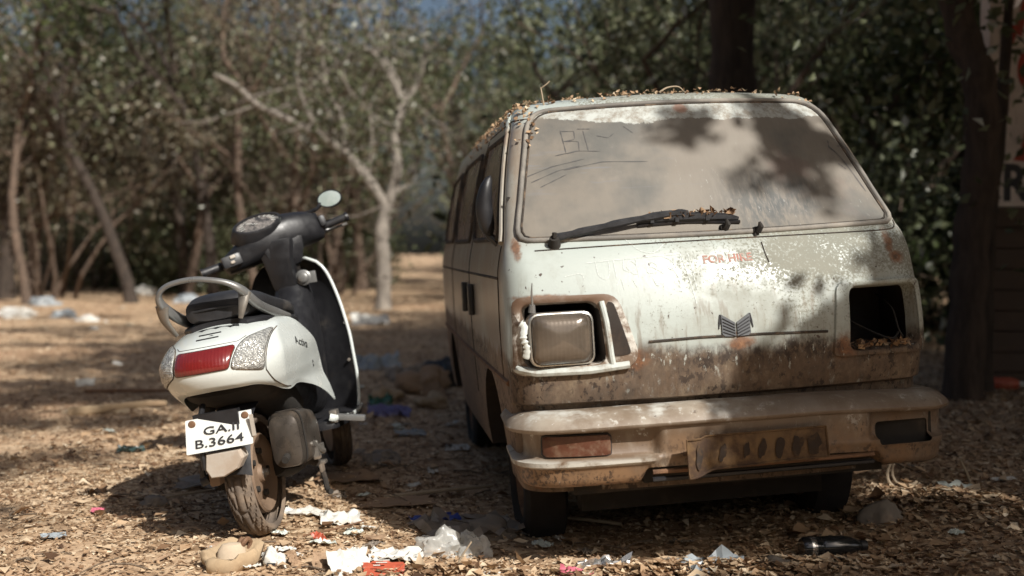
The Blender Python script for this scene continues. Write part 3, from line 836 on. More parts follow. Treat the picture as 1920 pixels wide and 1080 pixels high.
limb_tree('leaning_tree', 'dark trunk leaning right at the far left edge of the clearing', 22,
    [[(-10.10, 0.03), (-10.01, 1.52), (-9.78, 3.33), (-9.46, 4.50), (-8.93, 5.56), (-8.71, 6.30)], [(-9.72, 2.80), (-8.93, 3.11), (-8.08, 3.54)], [(-9.57, 4.18), (-9.14, 3.75), (-9.25, 2.48)], [(-10.05, .6), (-10.20, 2.80), (-10.32, 5.98)]],
    [(.15, .07), (.05, .02), (.04, .015), (.09, .05)], MT['bark_dark'], MT['dryleaf'], 3000, .13, .45, seed=8)
limb_tree('twin_trunk_tree', 'dark tree with two slender upright trunks behind the scooter', 24,
    [[(-7.07, -0.06), (-7.19, 1.45), (-7.36, 2.73), (-7.25, 3.89), (-6.84, 4.93), (-6.26, 5.74), (-6.03, 6.44)], [(-7.06, .0), (-6.75, 1.80), (-6.67, 2.96), (-6.49, 4.35), (-6.14, 5.28)], [(-7.25, 2.96), (-7.65, 4.12), (-7.54, 5.74)], [(-7.19, 1.45), (-8.23, 2.61), (-9.04, 4.12)], [(-6.67, 2.9), (-6.3, 4.0), (-5.7, 4.9)]],
    [(.13, .06), (.11, .05), (.06, .03), (.05, .02), (.05, .02)], MT['bark_dark'], MT['dryleaf'], 4200, .13, .5, seed=9)
limb_tree('big_trunk_tree', 'massive dark tree trunk rising straight behind the roof of the van', 9.4,
    [[(1.84, -.02), (1.86, 1.2), (1.87, 2.2), (1.86, 3.4), (1.90, 5.0)], [(1.88, 3.5), (1.5, 4.4), (.8, 5.4)], [(1.88, 3.8), (2.4, 4.6), (3.2, 5.6)]], [(.205, .185), (.10, .05), (.10, .05)], MT['bark_dark'], MT['oliveleaf'], 3000, .12, .5, seed=12)
limb_tree('roadside_tree', 'brown tree trunk to the right of the van, sunlit at its fork', 7.1,
    [[(2.90, -0.02), (2.93, 0.55), (2.97, 1.07), (3.00, 1.58), (2.965, 2.07), (2.87, 2.41), (2.80, 2.9), (2.7, 3.6)], [(2.985, 1.93), (2.945, 2.41), (2.89, 2.8), (2.95, 3.4), (3.2, 4.2)]], [(.125, .095), (.065, .045)], MT['bark_deep'], MT['oliveleaf'], 1500, .10, .5, seed=13, twigs=0)
limb_tree('crooked_sapling', 'thin dark crooked tree in front of the painted wall', 7.4,
    [[(3.15, 0.06), (3.18, 0.69), (3.20, 1.24), (3.23, 1.72), (3.26, 2.27), (3.32, 2.9), (3.4, 3.6)], [(3.20, 1.24), (3.12, 1.70), (3.17, 1.79), (3.26, 1.83)]], [(.075, .018), (.055, .03)], MT['bark_dark'], MT['oliveleaf'], 300, .09, .4, seed=14, twigs=0)

# a far wood that closes the view
pos = []; tn = []; fw_mb = MB()
for _ in range(260):
    y = fr.uniform(48, 68); x = fr.uniform(-.55 * y, .55 * y)
    if corridor(x, y, .03): continue
    if skygap(x, y) and fr.random() < .75: continue
    h = fr.uniform(4.5, 9.5) * (.6 if skygap(x, y) else 1) + (1.5 if x > 4 else 0); cr = fr.uniform(1.2, 2.4)
    fw_mb.tube([(x, y, -.3), (x + fr.gauss(0, .2), y, h * .4), (x + fr.gauss(0, .4), y, h * .85)], [.14, .11, .05], 5, caps=False)
    m_ = 70; u = npr.normal(size=(m_, 3)); c0 = .45 + fr.gauss(0, .14)
    z = npr.random(m_) ** .8 * h
    pos += [(x + a[0] * cr * .5 * (.5 + .7 * zz / h), y + a[1] * cr * .5, .2 + zz) for a, zz in zip(u, z)]; tn += list(np.clip(c0 + npr.normal(size=m_) * .14, 0, .95))
fwm = leaf_mesh('far_wood', pos, None, np.full(len(pos), .55), tn, MT['oliveleaf'], .6, .3, two=True)
fwo = tag(link('far_wood', fwm), kind='stuff')
fw_mb.build('far_trunks', MT['bark_mid'], fwo, ang=180)['kind'] = 'stuff'

# ------------------------------------------------------------------ painted wall at the right
wl = thing('roadside_wall', 'whitewashed wall with red painted shapes and a dark letter over a brown planked base', 'wall', (3.42, 7.95, gz(3.42, 7.95)))
g0 = gz(3.42, 7.95)
k = M('faded_whitewash')
c = k.mix(k.ss(k.noise(2.5, 5, .65), .35, .65), (.58, .49, .45), (.74, .66, .61))
c = k.mix(k.mul(k.ss(k.noise(5, 6, .7, k.scale(6, 6, .7)), .55, .7), .5), c, (.25, .18, .15))
k.bump(k.noise(30, 4), .2, .01)
MT['whitewash'] = k.set(c, .9)
MT['redpaint'] = simple('faded_red_wall_paint', (.34, .055, .035), .8, var=.3, sc=8, dust=(.4, .25, .2), dustamt=.35)
MT['plank'] = simple('weathered_brown_plank', (.075, .050, .036), .85, var=.2, sc=5, dust=(.10, .07, .05), dustamt=.5, bump=.4)
MB().box((1.6, .09, 2.42), (3.2, .16, 2.26)).build('plastered_wall', MT['whitewash'], wl, smooth=False)
for i in range(9):
    z0 = -.06 + i * .150
    MB().box((1.6 + rng.uniform(-.012, .012), .085 + rng.uniform(-.008, .008), z0 + .072 - 0), (3.2, .13, .143)).build('plank', MT['plank'], wl, smooth=False, bevel=.006)
MB().box((1.6, .16, .62), (3.1, .06, 1.3)).build('wall_core', MT['hollow'], wl, smooth=False)
def wall_shape(pts, mat_, name, th=.003):
    o = [(a, b) for a, b in pts]
    MB().loft([[(a, .010 - th, b) for a, b in o], [(a, .012, b) for a, b in o]], True, True).build(name, mat_, wl, smooth=False)
wall_shape([(.10, 2.40), (.13, 2.50), (.15, 2.62), (.19, 2.60), (.22, 2.72), (.30, 2.95), (.26, 2.66), (.23, 2.50), (.19, 2.52), (.17, 2.44), (.13, 2.45)], MT['redpaint'], 'painted_mark')
wall_shape([(.30 + .10 * math.cos(a * PI / 9) , 2.27 + .16 * math.sin(a * PI / 9)) for a in range(18)], MT['redpaint'], 'painted_mark')
wall_shape([(.18, 1.62), (.24, 1.72), (.27, 1.86), (.33, 1.80), (.5, 1.84), (.6, 1.70), (.6, 1.58), (.4, 1.60)], MT['redpaint'], 'painted_mark')
MT['walldark'] = simple('dark_wall_paint', (.045, .045, .05), .8, var=.3, sc=10)
text_later = (wl, g0)
# ------------------------------------------------------------------ the van
van = thing('derelict_van', 'abandoned white minivan with rusty dusty front and one missing headlamp', 'van', (0.735, 3.36, 0.0), (0, R(-3.1), R(7.8)))

f_w = curve([(.27, .655), (.40, .672), (.60, .684), (.80, .690), (.95, .688), (1.03, .676), (1.06, .668), (1.2, .643), (1.35, .610), (1.5, .566), (1.53, .553)])
f_y = curve([(.27, .125), (.545, .120), (.556, .088), (.62, .074), (.70, .068), (.80, .078), (.90, .103), (1.0, .148), (1.035, .172), (1.06, .20), (1.28, .365), (1.5, .53), (1.53, .565)])
f_r = curve([(.27, .11), (.9, .11), (1.04, .075), (1.1, .06), (1.45, .07), (1.53, .11)])
f_b = curve([(.27, .045), (.9, .05), (1.06, .055), (1.53, .085)])
f_rear = curve([(.27, 3.30), (1.0, 3.30), (1.53, 3.14)])
def outline(z, dw=0.0, dy=0.0, w=None, yf=None):
    w = (f_w(z) if w is None else w) - dw
    yf = (f_y(z) if yf is None else yf) + dy
    r, bow, yr = f_r(z), f_b(z), f_rear(z) - dy
    r = min(r + dw * .6, w * .6)
    s0 = w - r; half = []
    sl_ = 2 * bow / s0
    th0 = -PI / 2 + math.atan(sl_)
    s1 = s0 + r * math.cos(th0)
    for i in range(36):
        x = s1 * i / 36; half.append((x, yf + bow * (x / s1) ** 2))
    cy = yf + bow - r * math.sin(th0)
    for i in range(13):
        t = th0 + (0 - th0) * i / 12
        half.append((s0 + r * math.cos(t), cy + r * math.sin(t)))
    rr = .14; y1 = yr - rr
    for i in range(1, 40):
        t = i / 40; y = cy + (y1 - cy) * t
        half.append((w * (1 - .035 * t ** 3), y))
    wr = w * .965
    for i in range(9):
        t = PI / 2 * i / 8
        half.append((wr - rr + rr * math.cos(t), y1 + rr * math.sin(t)))
    for i in range(1, 6): half.append(((wr - rr) * (1 - i / 6), yr))
    L = [(-x, y) for (x, y) in half[1:]]
    return half + [(0, yr)] + L[::-1]
zs = [.27, .30, .34, .38, .42, .46, .50, .53, .545, .550, .556] + [.556 + (1.53 - .556) * i / 64 for i in range(1, 65)]
rings = [[(x, y, z) for x, y in outline(z)] for z in zs]
for z, d in ((1.540, .010), (1.550, .028), (1.558, .055), (1.568, .10), (1.577, .17), (1.584, .26), (1.588, .36), (1.590, .48)):
    rings.append([(x, y, z) for x, y in outline(1.53, d, d * 1.05)])
shell_mb = MB().loft(rings, True, True)
body = shell_mb.build('body', [MT['paint']], van, ang=35)
surf0 = Surf(body)              # the closed shell, before openings are cut

def prism(mb, outline2, axis, a, b, shrink=1.0):
    """an extruded outline: in XZ along Y, or in YZ along X"""
    cx = sum(p[0] for p in outline2) / len(outline2); cz = sum(p[1] for p in outline2) / len(outline2)
    rr = []
    for (d, s_) in ((a, 1.0), (b, shrink)):
        rr.append([((cx + (p[0] - cx) * s_, d, cz + (p[1] - cz) * s_) if axis == 'Y' else (d, cx + (p[0] - cx) * s_, cz + (p[1] - cz) * s_)) for p in outline2])
    mb.loft(rr, True, True)
cut = MB()
box_l = rrect([(-.650, .672), (-.650, .868), (-.412, .868), (-.397, .672)], .035)
box_r = rrect([(.388, .660), (.402, .862), (.652, .862), (.656, .660)], .030)
slot_l = rrect([(-.372, .690), (-.392, .862), (-.362, .858), (-.322, .690)], .012)
slot_r = rrect([(.340, .668), (.366, .850), (.388, .855), (.374, .668)], .008)
prism(cut, box_l, 'Y', -.2, .30)
prism(cut, box_r, 'Y', -.2, .42)
prism(cut, slot_l, 'Y', -.2, .125)
prism(cut, slot_r, 'Y', -.2, .105)
for sx in (-1, 1):
    for yy in (.80, 2.62):
        ring = [(yy + .295 * math.cos(2 * PI * k / 40), .30 + .305 * math.sin(2 * PI * k / 40)) for k in range(40)]
        prism(cut, ring, 'X', sx * .95, sx * .42)
cutter = cut.build('cutter', MT['cavity'], van, smooth=False)
bmod = body.modifiers.new('b', 'BOOLEAN')
bmod.operation = 'DIFFERENCE'; bmod.object = cutter; bmod.solver = 'EXACT'; bmod.material_mode = 'TRANSFER'
bpy.context.view_layer.update()
dg = bpy.context.evaluated_depsgraph_get()
me2 = bpy.data.meshes.new_from_object(body.evaluated_get(dg), preserve_all_data_layers=True, depsgraph=dg)
body.modifiers.clear()
body.data = me2
me2.polygons.foreach_set('use_smooth', [True] * len(me2.polygons))
me2.set_sharp_from_angle(angle=R(35))
cm = cutter.data
bpy.data.objects.remove(cutter); bpy.data.meshes.remove(cm)
surf = Surf(body)

# windscreen, its rubber seal
ws = rrect([(-.634, 1.062), (-.520, 1.508), (.532, 1.510), (.640, 1.062)], [.035, .075, .085, .03], 8)
ws = resample(ws, 120)
ws = [(p.x, p.y - .010 * math.cos(p.x / .64 * PI / 2) * (1 if p.y < 1.2 else -1.0)) for p in ws]
mb = MB(); surf0.patch(mb, ws, 'Y', -1, .004, 26)
screen = mb.build('windscreen', MT['screen'], van, ang=180)
mb = MB(); surf0.line(mb, ws, 'Y', -1, .0092, 160, 8, .004, True)
mb.build('windscreen_seal', MT['rubber'], van, ang=180)
ws_in = [(p[0] * .979, 1.285 + (p[1] - 1.285) * .966) for p in ws]
mb = MB(); surf0.line(mb, ws_in, 'Y', -1, .004, 160, 6, .004, True)
mb.build('seal_lip', MT['seamline'], screen, ang=180)
# gutter strips on the windscreen posts
for sx in (-1, 1):
    mb = MB()
    pts = []
    for z in [1.06 + .46 * i / 14 for i in range(15)]:
        w_ = f_w(z); pts.append((sx * (w_ + .006), f_y(z) + f_b(z) + f_r(z) * .95 + .03, z))
    mb.tube(pts, .013, 8, flat=.7)
    mb.build('gutter_strip', MT['paint'], van)
# panel gaps on the front and marks
mb = MB()
pth = smooth_path([(-.585, 1.030, 0), (-.3, 1.034, 0), (.1, 1.036, 0), (.45, 1.036, 0), (.600, 1.038, 0), (.638, 1.050, 0), (.646, 1.068, 0)], 8)
surf.line(mb, [(p.x, p.y) for p in pth], 'Y', -1, .0028, 90, 5)
surf.line(mb, [(.140, 1.02), (.143, .985), (.150, .955)], 'Y', -1, .0024, 10, 5)
mb.build('panel_gap', MT['seamline'], van)
mb = MB(); surf.line(mb, [(-.265, .733), (-.1, .737), (.1, .735), (.315, .728)], 'Y', -1, .0042, 60, 6, .001)
mb.build('trim_strip', MT['seamline'], van)
# emblem: two ribbed wings meeting in a V
emb = MB()
def wing(mb, s_, off, th):
    q = [(.012 + s_ * .003, .776), (.012 + s_ * .046, .803), (.012 + s_ * .046, .742), (.012 + s_ * .038, .735), (.012 + s_ * .003, .733)]
    fr = []
    for (a, b) in q:
        h, n_ = surf.hit(a, b, 'Y', -1, 0); fr.append(h)
    mb.loft([[p + V(0, -th, 0) for p in fr], [p + V(0, .004, 0) for p in fr]], True, True)
for s_ in (-1, 1): wing(emb, s_, 0, .006)
emblem = emb.build('emblem', MT['emblem'], van, smooth=False)
for s_ in (-1, 1):
    for k in range(5):
        mb = MB()
        a = .012 + s_ * .005, .768 - k * .0085
        b = .012 + s_ * .043, .790 - k * .0105
        h1, _n = surf.hit(*a, 'Y', -1, .007); h2, _n = surf.hit(*b, 'Y', -1, .007)
        mb.tube([h1, h2], .0019, 4)
        mb.build('rib', MT['emblemdark'], emblem)
    mb = MB()
    h = [surf.hit(.012 + s_ * (.0475 + .004 * i), .802 - .022 * i, 'Y', -1, .002)[0] for i in range(3)]
    mb.tube(h, [.003, .0035, .0015], 5)
    mb.build('rib', MT['emblemdark'], emblem)

def text_mesh(body_, size, mat, mapfn, name, parent, sx=1.0, bold=0.0, spacing=1.0, shear=0.0):
    """lettering laid onto a surface: mapfn(u, v) gives the 3-D point"""
    cu = bpy.data.curves.new('t', 'FONT'); cu.body = body_; cu.size = size; cu.resolution_u = 3
    cu.offset = bold; cu.space_character = spacing; cu.align_x = 'CENTER'; cu.align_y = 'CENTER'; cu.shear = shear
    ot = bpy.data.objects.new('t', cu); COL.objects.link(ot)
    bpy.context.view_layer.update()
    d2 = bpy.context.evaluated_depsgraph_get()
    me = bpy.data.meshes.new_from_object(ot.evaluated_get(d2))
    bpy.data.objects.remove(ot); bpy.data.curves.remove(cu)
    bm = bmesh.new(); bm.from_mesh(me)
    bmesh.ops.remove_doubles(bm, verts=bm.verts, dist=1e-6)
    bmesh.ops.triangulate(bm, faces=bm.faces)
    for v_ in bm.verts: v_.co = mapfn(v_.co.x * sx, v_.co.y)
    bm.to_mesh(me); bm.free()
    me.name = name
    me.materials.clear(); me.materials.append(mat)
    o = bpy.data.objects.new(name, me); COL.objects.link(o); o.parent = parent
    return o
text_mesh('FOR HIRE', .040, MT['inkred'], lambda u, v_: surf.hit(.016 + u, .974 + v_ * 0.85 + u * .01, 'Y', -1, .0012)[0], 'lettering', van, .94, .0013, 1.02)

# scratched scribbles in the paint, finger marks in the windscreen dust, as thin ribbons
def PX(x, y): return (-.067 + (x - 1310) * .00175, .973 - (y - 484) * .00175)
for st in ([(1100, 478), (1180, 474), (1290, 470)], [(1118, 476), (1120, 500), (1132, 508), (1140, 498), (1141, 476)], [(1150, 475), (1151, 508)],
           [(1168, 474), (1166, 492), (1178, 497), (1190, 488), (1180, 478), (1172, 488), (1184, 502), (1198, 496)], [(1190, 474), (1191, 508)],
           [(1205, 492), (1214, 482), (1226, 488), (1222, 500), (1208, 500), (1212, 490), (1226, 496), (1236, 504)], [(1240, 474), (1252, 480), (1258, 490), (1246, 494), (1256, 500), (1262, 512)],
           [(1272, 470), (1278, 500), (1283, 530), (1288, 560)], [(1286, 470), (1289, 505), (1292, 535)], [(1150, 520), (1158, 508), (1162, 528)], [(1180, 512), (1186, 526)], [(1215, 510), (1222, 524), (1230, 512)],
           [(1180, 440), (1200, 460), (1224, 466), (1246, 452)], [(1060, 500), (1088, 496), (1094, 508)], [(1310, 520), (1335, 515)], [(1420, 500), (1434, 520)], [(1478, 585), (1479, 615)], [(1540, 470), (1560, 466)]):
    scr = MB(); surf.ribbon(scr, [PX(q.x, q.y) for q in smooth_path([(a, b, 0) for a, b in st], 4)], 'Y', -1, .0030, .0012)
    if scr.v: scr.build('scratch', MT['scratch'], van)
def WX(x, y): return (-.583 + (x - 985) * .00188, 1.512 - (y - 203) * .00188 + (x - 985) * .00005)
sf_w = Surf(screen)
for st in ([(1068, 246), (1070, 290)], [(1068, 248), (1092, 250), (1090, 266), (1070, 268)], [(1070, 268), (1096, 270), (1094, 288), (1068, 292)], [(1108, 250), (1110, 290)], [(1098, 246), (1122, 248)], [(1050, 294), (1090, 288), (1130, 292)],
           [(990, 330), (1040, 314), (1100, 304)], [(1000, 340), (1050, 322), (1090, 316)], [(1060, 322), (1130, 312), (1210, 318)], [(1014, 350), (1064, 330)], [(1130, 262), (1150, 268), (1162, 260)], [(1182, 248), (1196, 262)]):
    fm = MB(); sf_w.ribbon(fm, [WX(*p) for p in st], 'Y', -1, .0042, .0010, 14)
    if fm.v: fm.build('finger_mark', MT['fingermark'], screen)
for st in ([(1566, 310), (1580, 330), (1592, 360), (1606, 402)], [(1570, 300), (1566, 316), (1576, 322)], [(1572, 346), (1584, 358)], [(1585, 312), (1612, 314)]):
    fm = MB(); sf_w.ribbon(fm, [WX(*p) for p in st], 'Y', -1, .0055, .0010, 14)
    if fm.v: fm.build('crack', MT['fingermark'], screen)

MT['ledge'] = simple('chipped_white_ledge', (.46, .49, .46), .5, var=.2, sc=20, dust=(.20, .14, .09), dustamt=.5, dsc=14)
# headlamp surrounds
def surround(name, outer, inner, mat_):
    """a raised frame between two outlines on the front"""
    o = resample(outer, 72); i = resample(inner, 72)
    mb = MB(); rr = []
    for (pl, off, t) in ((o, -.002, 0), (o, .009, .06), (o, .010, .3), (o, .008, .75), (o, .003, 1.0), (o, -.03, 1.0)):
        ring = []
        for a, b in zip(o, i):
            q = a.lerp(b, t)
            h, n_ = surf0.hit(q.x, q.y, 'Y', -1, off)
            ring.append(h + (V(0, .025, 0) if off < -.02 else V(0, 0, 0)))
        rr.append(ring)
    mb.loft(rr, True, False)
    return mb.build(name, mat_, van, ang=50)
k = M('headlamp_surround_paint')
cn = k.noise(22, 6, .7)
cc = k.mix(k.ss(cn, .36, .56), (0.52, 0.50, 0.45), (0.16, 0.11, 0.075))
top = k.ss(k.add(k.z, k.mul(k.sub(k.noise(12, 5), .5), .05)), 0.845, 0.875)
cc = k.mix(k.mul(top, .9), cc, (0.13, 0.075, 0.045))
k.bump(cn, .25, .004)
MT['surround'] = k.set(cc, 0.65)
surround('headlamp_surround', rrect([(-.676, .645), (-.668, .888), (-.352, .886), (-.296, .700), (-.318, .655)], [.03, .03, .04, .025, .03]), box_l, MT['surround'])
surround('headlamp_surround', rrect([(.326, .646), (.356, .876), (.670, .878), (.676, .640)], [.02, .03, .03, .02]), box_r, MT['paint'])
mb = MB(); surf0.patch(mb, [(p.x, p.y) for p in resample(rrect([(-.376, .695), (-.388, .862), (-.366, .858), (-.322, .700)], .012), 40)], 'Y', -1, .0118, 4); mb.build('surround_slot', MT['cavity'], van)
# the slanted post between lamp box and slot, the white ledge under the lamp
mb = MB(); surf0.line(mb, [(-.402, .862), (-.392, .80), (-.384, .70), (-.380, .672)], 'Y', -1, .0095, 24, 8, .008); mb.build('surround_post', MT['ledge'], van)
mb = MB(); surf0.line(mb, [(-.662, .668), (-.61, .657), (-.45, .657), (-.33, .668)], 'Y', -1, .0125, 40, 8, .008); mb.build('surround_ledge', MT['ledge'], van)
# headlamp unit
lampc = (-.535, .757)
lo = rrect([(-.634, .675), (-.636, .840), (-.434, .840), (-.432, .675)], .034, 8)
lo = [(p.x, p.y) for p in resample(lo, 64)]
def ringat(scale, y, grow=0.0):
    return [(lampc[0] + (a - lampc[0]) * scale, y, lampc[1] + (b - lampc[1]) * scale) for a, b in lo]
lamp = MB().loft([ringat(.80, .27), ringat(.97, .18), ringat(1.0, .120), ringat(1.01, .100), ringat(.985, .092), ringat(.94, .090), ringat(.925, .100)], True, False).build('headlamp', MT['chrome'], van)
MB().loft([ringat(.935, .100), ringat(.90, .084), ringat(.75, .071), ringat(.5, .064), ringat(.25, .061), ringat(.04, .060)], True, True).build('lens', MT['headlens'], lamp)
# broken white bracket and stub beside the lamp
mb = MB()
pa = smooth_path([(-.662, .09, .815), (-.650, .085, .802), (-.655, .08, .770), (-.646, .082, .735), (-.650, .09, .706)], 5)
mb.tube(pa, [.006 + .007 * abs(math.sin(i * 1.7)) for i in range(len(pa))], 7, flat=.5)
mb.build('lamp_bracket', MT['scratch'], van)
mb = MB().tube([(-.622, .085, .865), (-.6225, .082, .905), (-.620, .080, .935)], [.004, .003, .0015], 6).tube([(-.624, .09, .845), (-.622, .086, .868)], [.012, .009], 8)
mb.build('bulb_stub', MT['silver'], van)
MB().tube(smooth_path([(.44, .40, .80), (.47, .25, .74), (.52, .16, .70), (.56, .14, .685), (.60, .18, .70)], 5), .004, 6).build('loose_wire', MT['hollow'], van)
MB().tube(smooth_path([(.62, .38, .82), (.60, .22, .78), (.585, .15, .72), (.59, .13, .69)], 5), .003, 6).build('loose_wire', MT['hollow'], van)
# litter caught in the empty socket is added with the leaves below

# ------------- bumper
def bumper_path(off):
    pts = []
    w, yf, bow, r = .664 + off, .046 - off, .055, .10 + off
    s0 = w - r; th0 = -PI / 2 + math.atan(2 * bow / s0); s1 = s0 + r * math.cos(th0)
    half = [(s1 * i / 60, yf + bow * (i / 60) ** 2) for i in range(60)]
    cy = yf + bow - r * math.sin(th0)
    half += [(s0 + r * math.cos(th0 * (1 - i / 16)), cy + r * math.sin(th0 * (1 - i / 16))) for i in range(17)]
    half += [(w - .012 * i / 10, cy + (.42 - cy) * i / 10) for i in range(1, 11)]
    return [(-x, y) for x, y in half[:0:-1]] + half
def prof(x):
    """(d outward, z) of the bumper section at x; ends carry the lamp recess, the middle is plain with the grille slot under it"""
    e = max(sstep(-x, .245, .285), sstep(x, .40, .44))                       # 1 at the ends
    c_ = max(sstep(-x, .285, .325), sstep(x, .43, .48))                      # 1 where the valance hangs low
    rec = e * (1 - max(sstep(-x, .66, .70), sstep(x, .655, .695)))
    zl = .350 + (.303 - .350) * c_
    zm = lambda a, b: a + (b - a) * e
    p = [(-.085, .528), (-.05, .533), (-.015, .534), (.020, .527), (.046, .513), (.061, .500), (.068, .489), (.066, .481), (.058, .476),
         (.052 - .032 * rec, .473), (.050 - .034 * rec, .462), (.047 - .033 * rec, .430), (.044 - .030 * rec, .400), (.043 - .022 * rec, .392),
         (.044 + (.010 if x < 0 else .001) * e, .385), (.045 + (.008 if x < 0 else .0) * e, zm(.378, .372)), (.040, zm(.370, .362)), (.036, .350 + (.350 - zl) * .0), (.032, (zl + .352) / 2), (.026, zl + .008), (.014, zl), (-.05, zl + .004)]
    return p
base = [(x + .022, y) for x, y in bumper_path(0.0)]
nrm = []
for i in range(len(base)):
    a = Vector(base[max(0, i - 1)]); b = Vector(base[min(len(base) - 1, i + 1)])
    t = (b - a).normalized(); nrm.append(Vector((t.y, -t.x)))
secs = []
for (x, y), n_ in zip(base, nrm):
    sag = -.016 * sstep(x, .2, .72) + .010 * math.sin((x + .7) * 2.2) - .004
    wob = .003 * math.sin(x * 9) + .002 * math.sin(x * 23)
    secs.append([(x + n_.x * (d + wob * (z < .53)), y + n_.y * (d + wob), z + sag) for d, z in prof(x)])
mb = MB()
n0 = len(secs[0])
vs = [p for s_ in secs for p in s_]; fs = []
for i in range(len(secs) - 1):
    for j in range(n0 - 1): fs.append((i * n0 + j, i * n0 + j + 1, (i + 1) * n0 + j + 1, (i + 1) * n0 + j))
mb.add(vs, fs)
bump_mb = mb
bumper = mb.build('bumper', [MT['bumper']], van, ang=50, solid=.004)
# right recess lost its lamp: cut it open
hb = MB(); prism(hb, rrect([(.452, .362), (.452, .432), (.645, .428), (.645, .358)], .016), 'Y', -.3, .30)
cutter = hb.build('cutter', MT['hollow'], van, smooth=False)
bmod = bumper.modifiers.new('b', 'BOOLEAN'); bmod.operation = 'DIFFERENCE'; bmod.object = cutter; bmod.solver = 'EXACT'; bmod.material_mode = 'TRANSFER'
bpy.context.view_layer.update(); dg = bpy.context.evaluated_depsgraph_get()
me2 = bpy.data.meshes.new_from_object(bumper.evaluated_get(dg), preserve_all_data_layers=True, depsgraph=dg)
bumper.modifiers.clear(); bumper.data = me2
me2.polygons.foreach_set('use_smooth', [True] * len(me2.polygons)); me2.set_sharp_from_angle(angle=R(45))
cm = cutter.data; bpy.data.objects.remove(cutter); bpy.data.meshes.remove(cm)
# dark box behind the hole and behind the grille slot
MB().box((.545, .112, .395), (.235, .012, .10)).build('lamp_pocket', MT['hollow'], bumper, smooth=False)
sfb = Surf(bumper)
ol = rrect([(-.612, .398), (-.612, .462), (-.408, .462), (-.408, .398)], .008, 4)
mb = MB(); pr = []
ol2 = [(p.x, p.y) for p in resample(ol, 40)]
for sc_, off in ((1.0, .001), (1.0, .010), (.96, .013), (.6, .014), (.05, .014)):
    ring = []
    for a, b in ol2:
        h, n_ = sfb.hit(-.51 + (a + .51) * sc_, .43 + (b - .43) * sc_, 'Y', -1, 0); ring.append(h + V(0, -off, 0))
    pr.append(ring)
ind = mb.loft(pr, True, True).build('indicator', MT['amber'], bumper)
mb = MB(); mb.tube([V(a * 1.0, sfb.hit(a, b, 'Y', -1, 0)[0].y - .004, b) for a, b in ol2], .0045, 6, closed=True); mb.build('indicator_bezel', MT['black'], ind)
# grille slats under the middle, each its own piece
for z_, yy in ((.336, .035), (.312, .045)):
    mb = MB(); pts = [(x, .030 - .028 + yy * .6 + .055 * (x / .7) ** 2, z_ + .010 * math.sin((x + .7) * 2.2) - .006) for x in [-.285 + .72 * i / 20 for i in range(21)]]
    mb.tube(pts, .0075, 6, flat=1.0)
    mb.build('grille_slat', MT['rust'] if z_ > .32 else MT['black'], bumper)
MB().box((.075, .12, .335), (.74, .03, .09)).build('grille_backing', MT['hollow'], bumper, smooth=False)
# bent number plate
plate_pts = [(-.198, -.055, .350), (-.150, -.058, .352)]
mb = MB()
def plate_at(u, v_, off=0):
    x = -.195 + .447 * u
    fold = .030 * sstep(.20 - u, 0, .16)
    bend = .006 * math.sin(u * 7) * (1 - v_) + .010 * (1 - v_) * u
    y = -.026 + .055 * (x / .7) ** 2 - fold * (1 - v_ * .4) - bend - off
    z = .345 + .103 * v_ - (1 - v_) * .018 * sstep(.20 - u, 0, .2) + .012 * u * (1 - v_) - .007 * (1 - u) * v_ * (u < .12)
    return V(x, y, z)
NU, NV = 30, 8
vs = [plate_at(i / NU, j / NV) for i in range(NU + 1) for j in range(NV + 1)]
fs = [(i * (NV + 1) + j, (i + 1) * (NV + 1) + j, (i + 1) * (NV + 1) + j + 1, i * (NV + 1) + j + 1) for i in range(NU) for j in range(NV)]
mb.add(vs, fs); nplate = mb.build('number_plate', MT['oldplate'], van, solid=.0025)
mb = MB(); edge = [plate_at(i / NU, 0, .002) for i in range(NU + 1)] + [plate_at(1, j / NV, .002) for j in range(1, NV + 1)] + [plate_at(1 - i / NU, 1, .002) for i in range(1, NU + 1)] + [plate_at(0, 1 - j / NV, .002) for j in range(1, NV)]
mb.tube(edge, .0032, 6, closed=True); mb.build('plate_rim', MT['oldplate'], nplate)
for u, wv, hv in ((.075, .030, .30), (.25, .026, .25), (.42, .020, .26), (.535, .034, .30), (.66, .036, .33), (.785, .040, .33), (.905, .046, .36)):
    mb = MB(); ring = []
    for k_ in range(14):
        a = 2 * PI * k_ / 14; q = 1 + .55 * noise.noise((math.cos(a) * 1.3 + u * 31, math.sin(a) * 1.3, u * 9))
        ring.append(plate_at(u + wv * math.cos(a) * q + .012 * math.sin(a), .46 + hv * math.sin(a) * q, .0042))
    mb.loft([[plate_at(u, .46, .0042)] * 14, ring], True, False)
    mb.build('plate_mark', MT['platemark'], nplate)
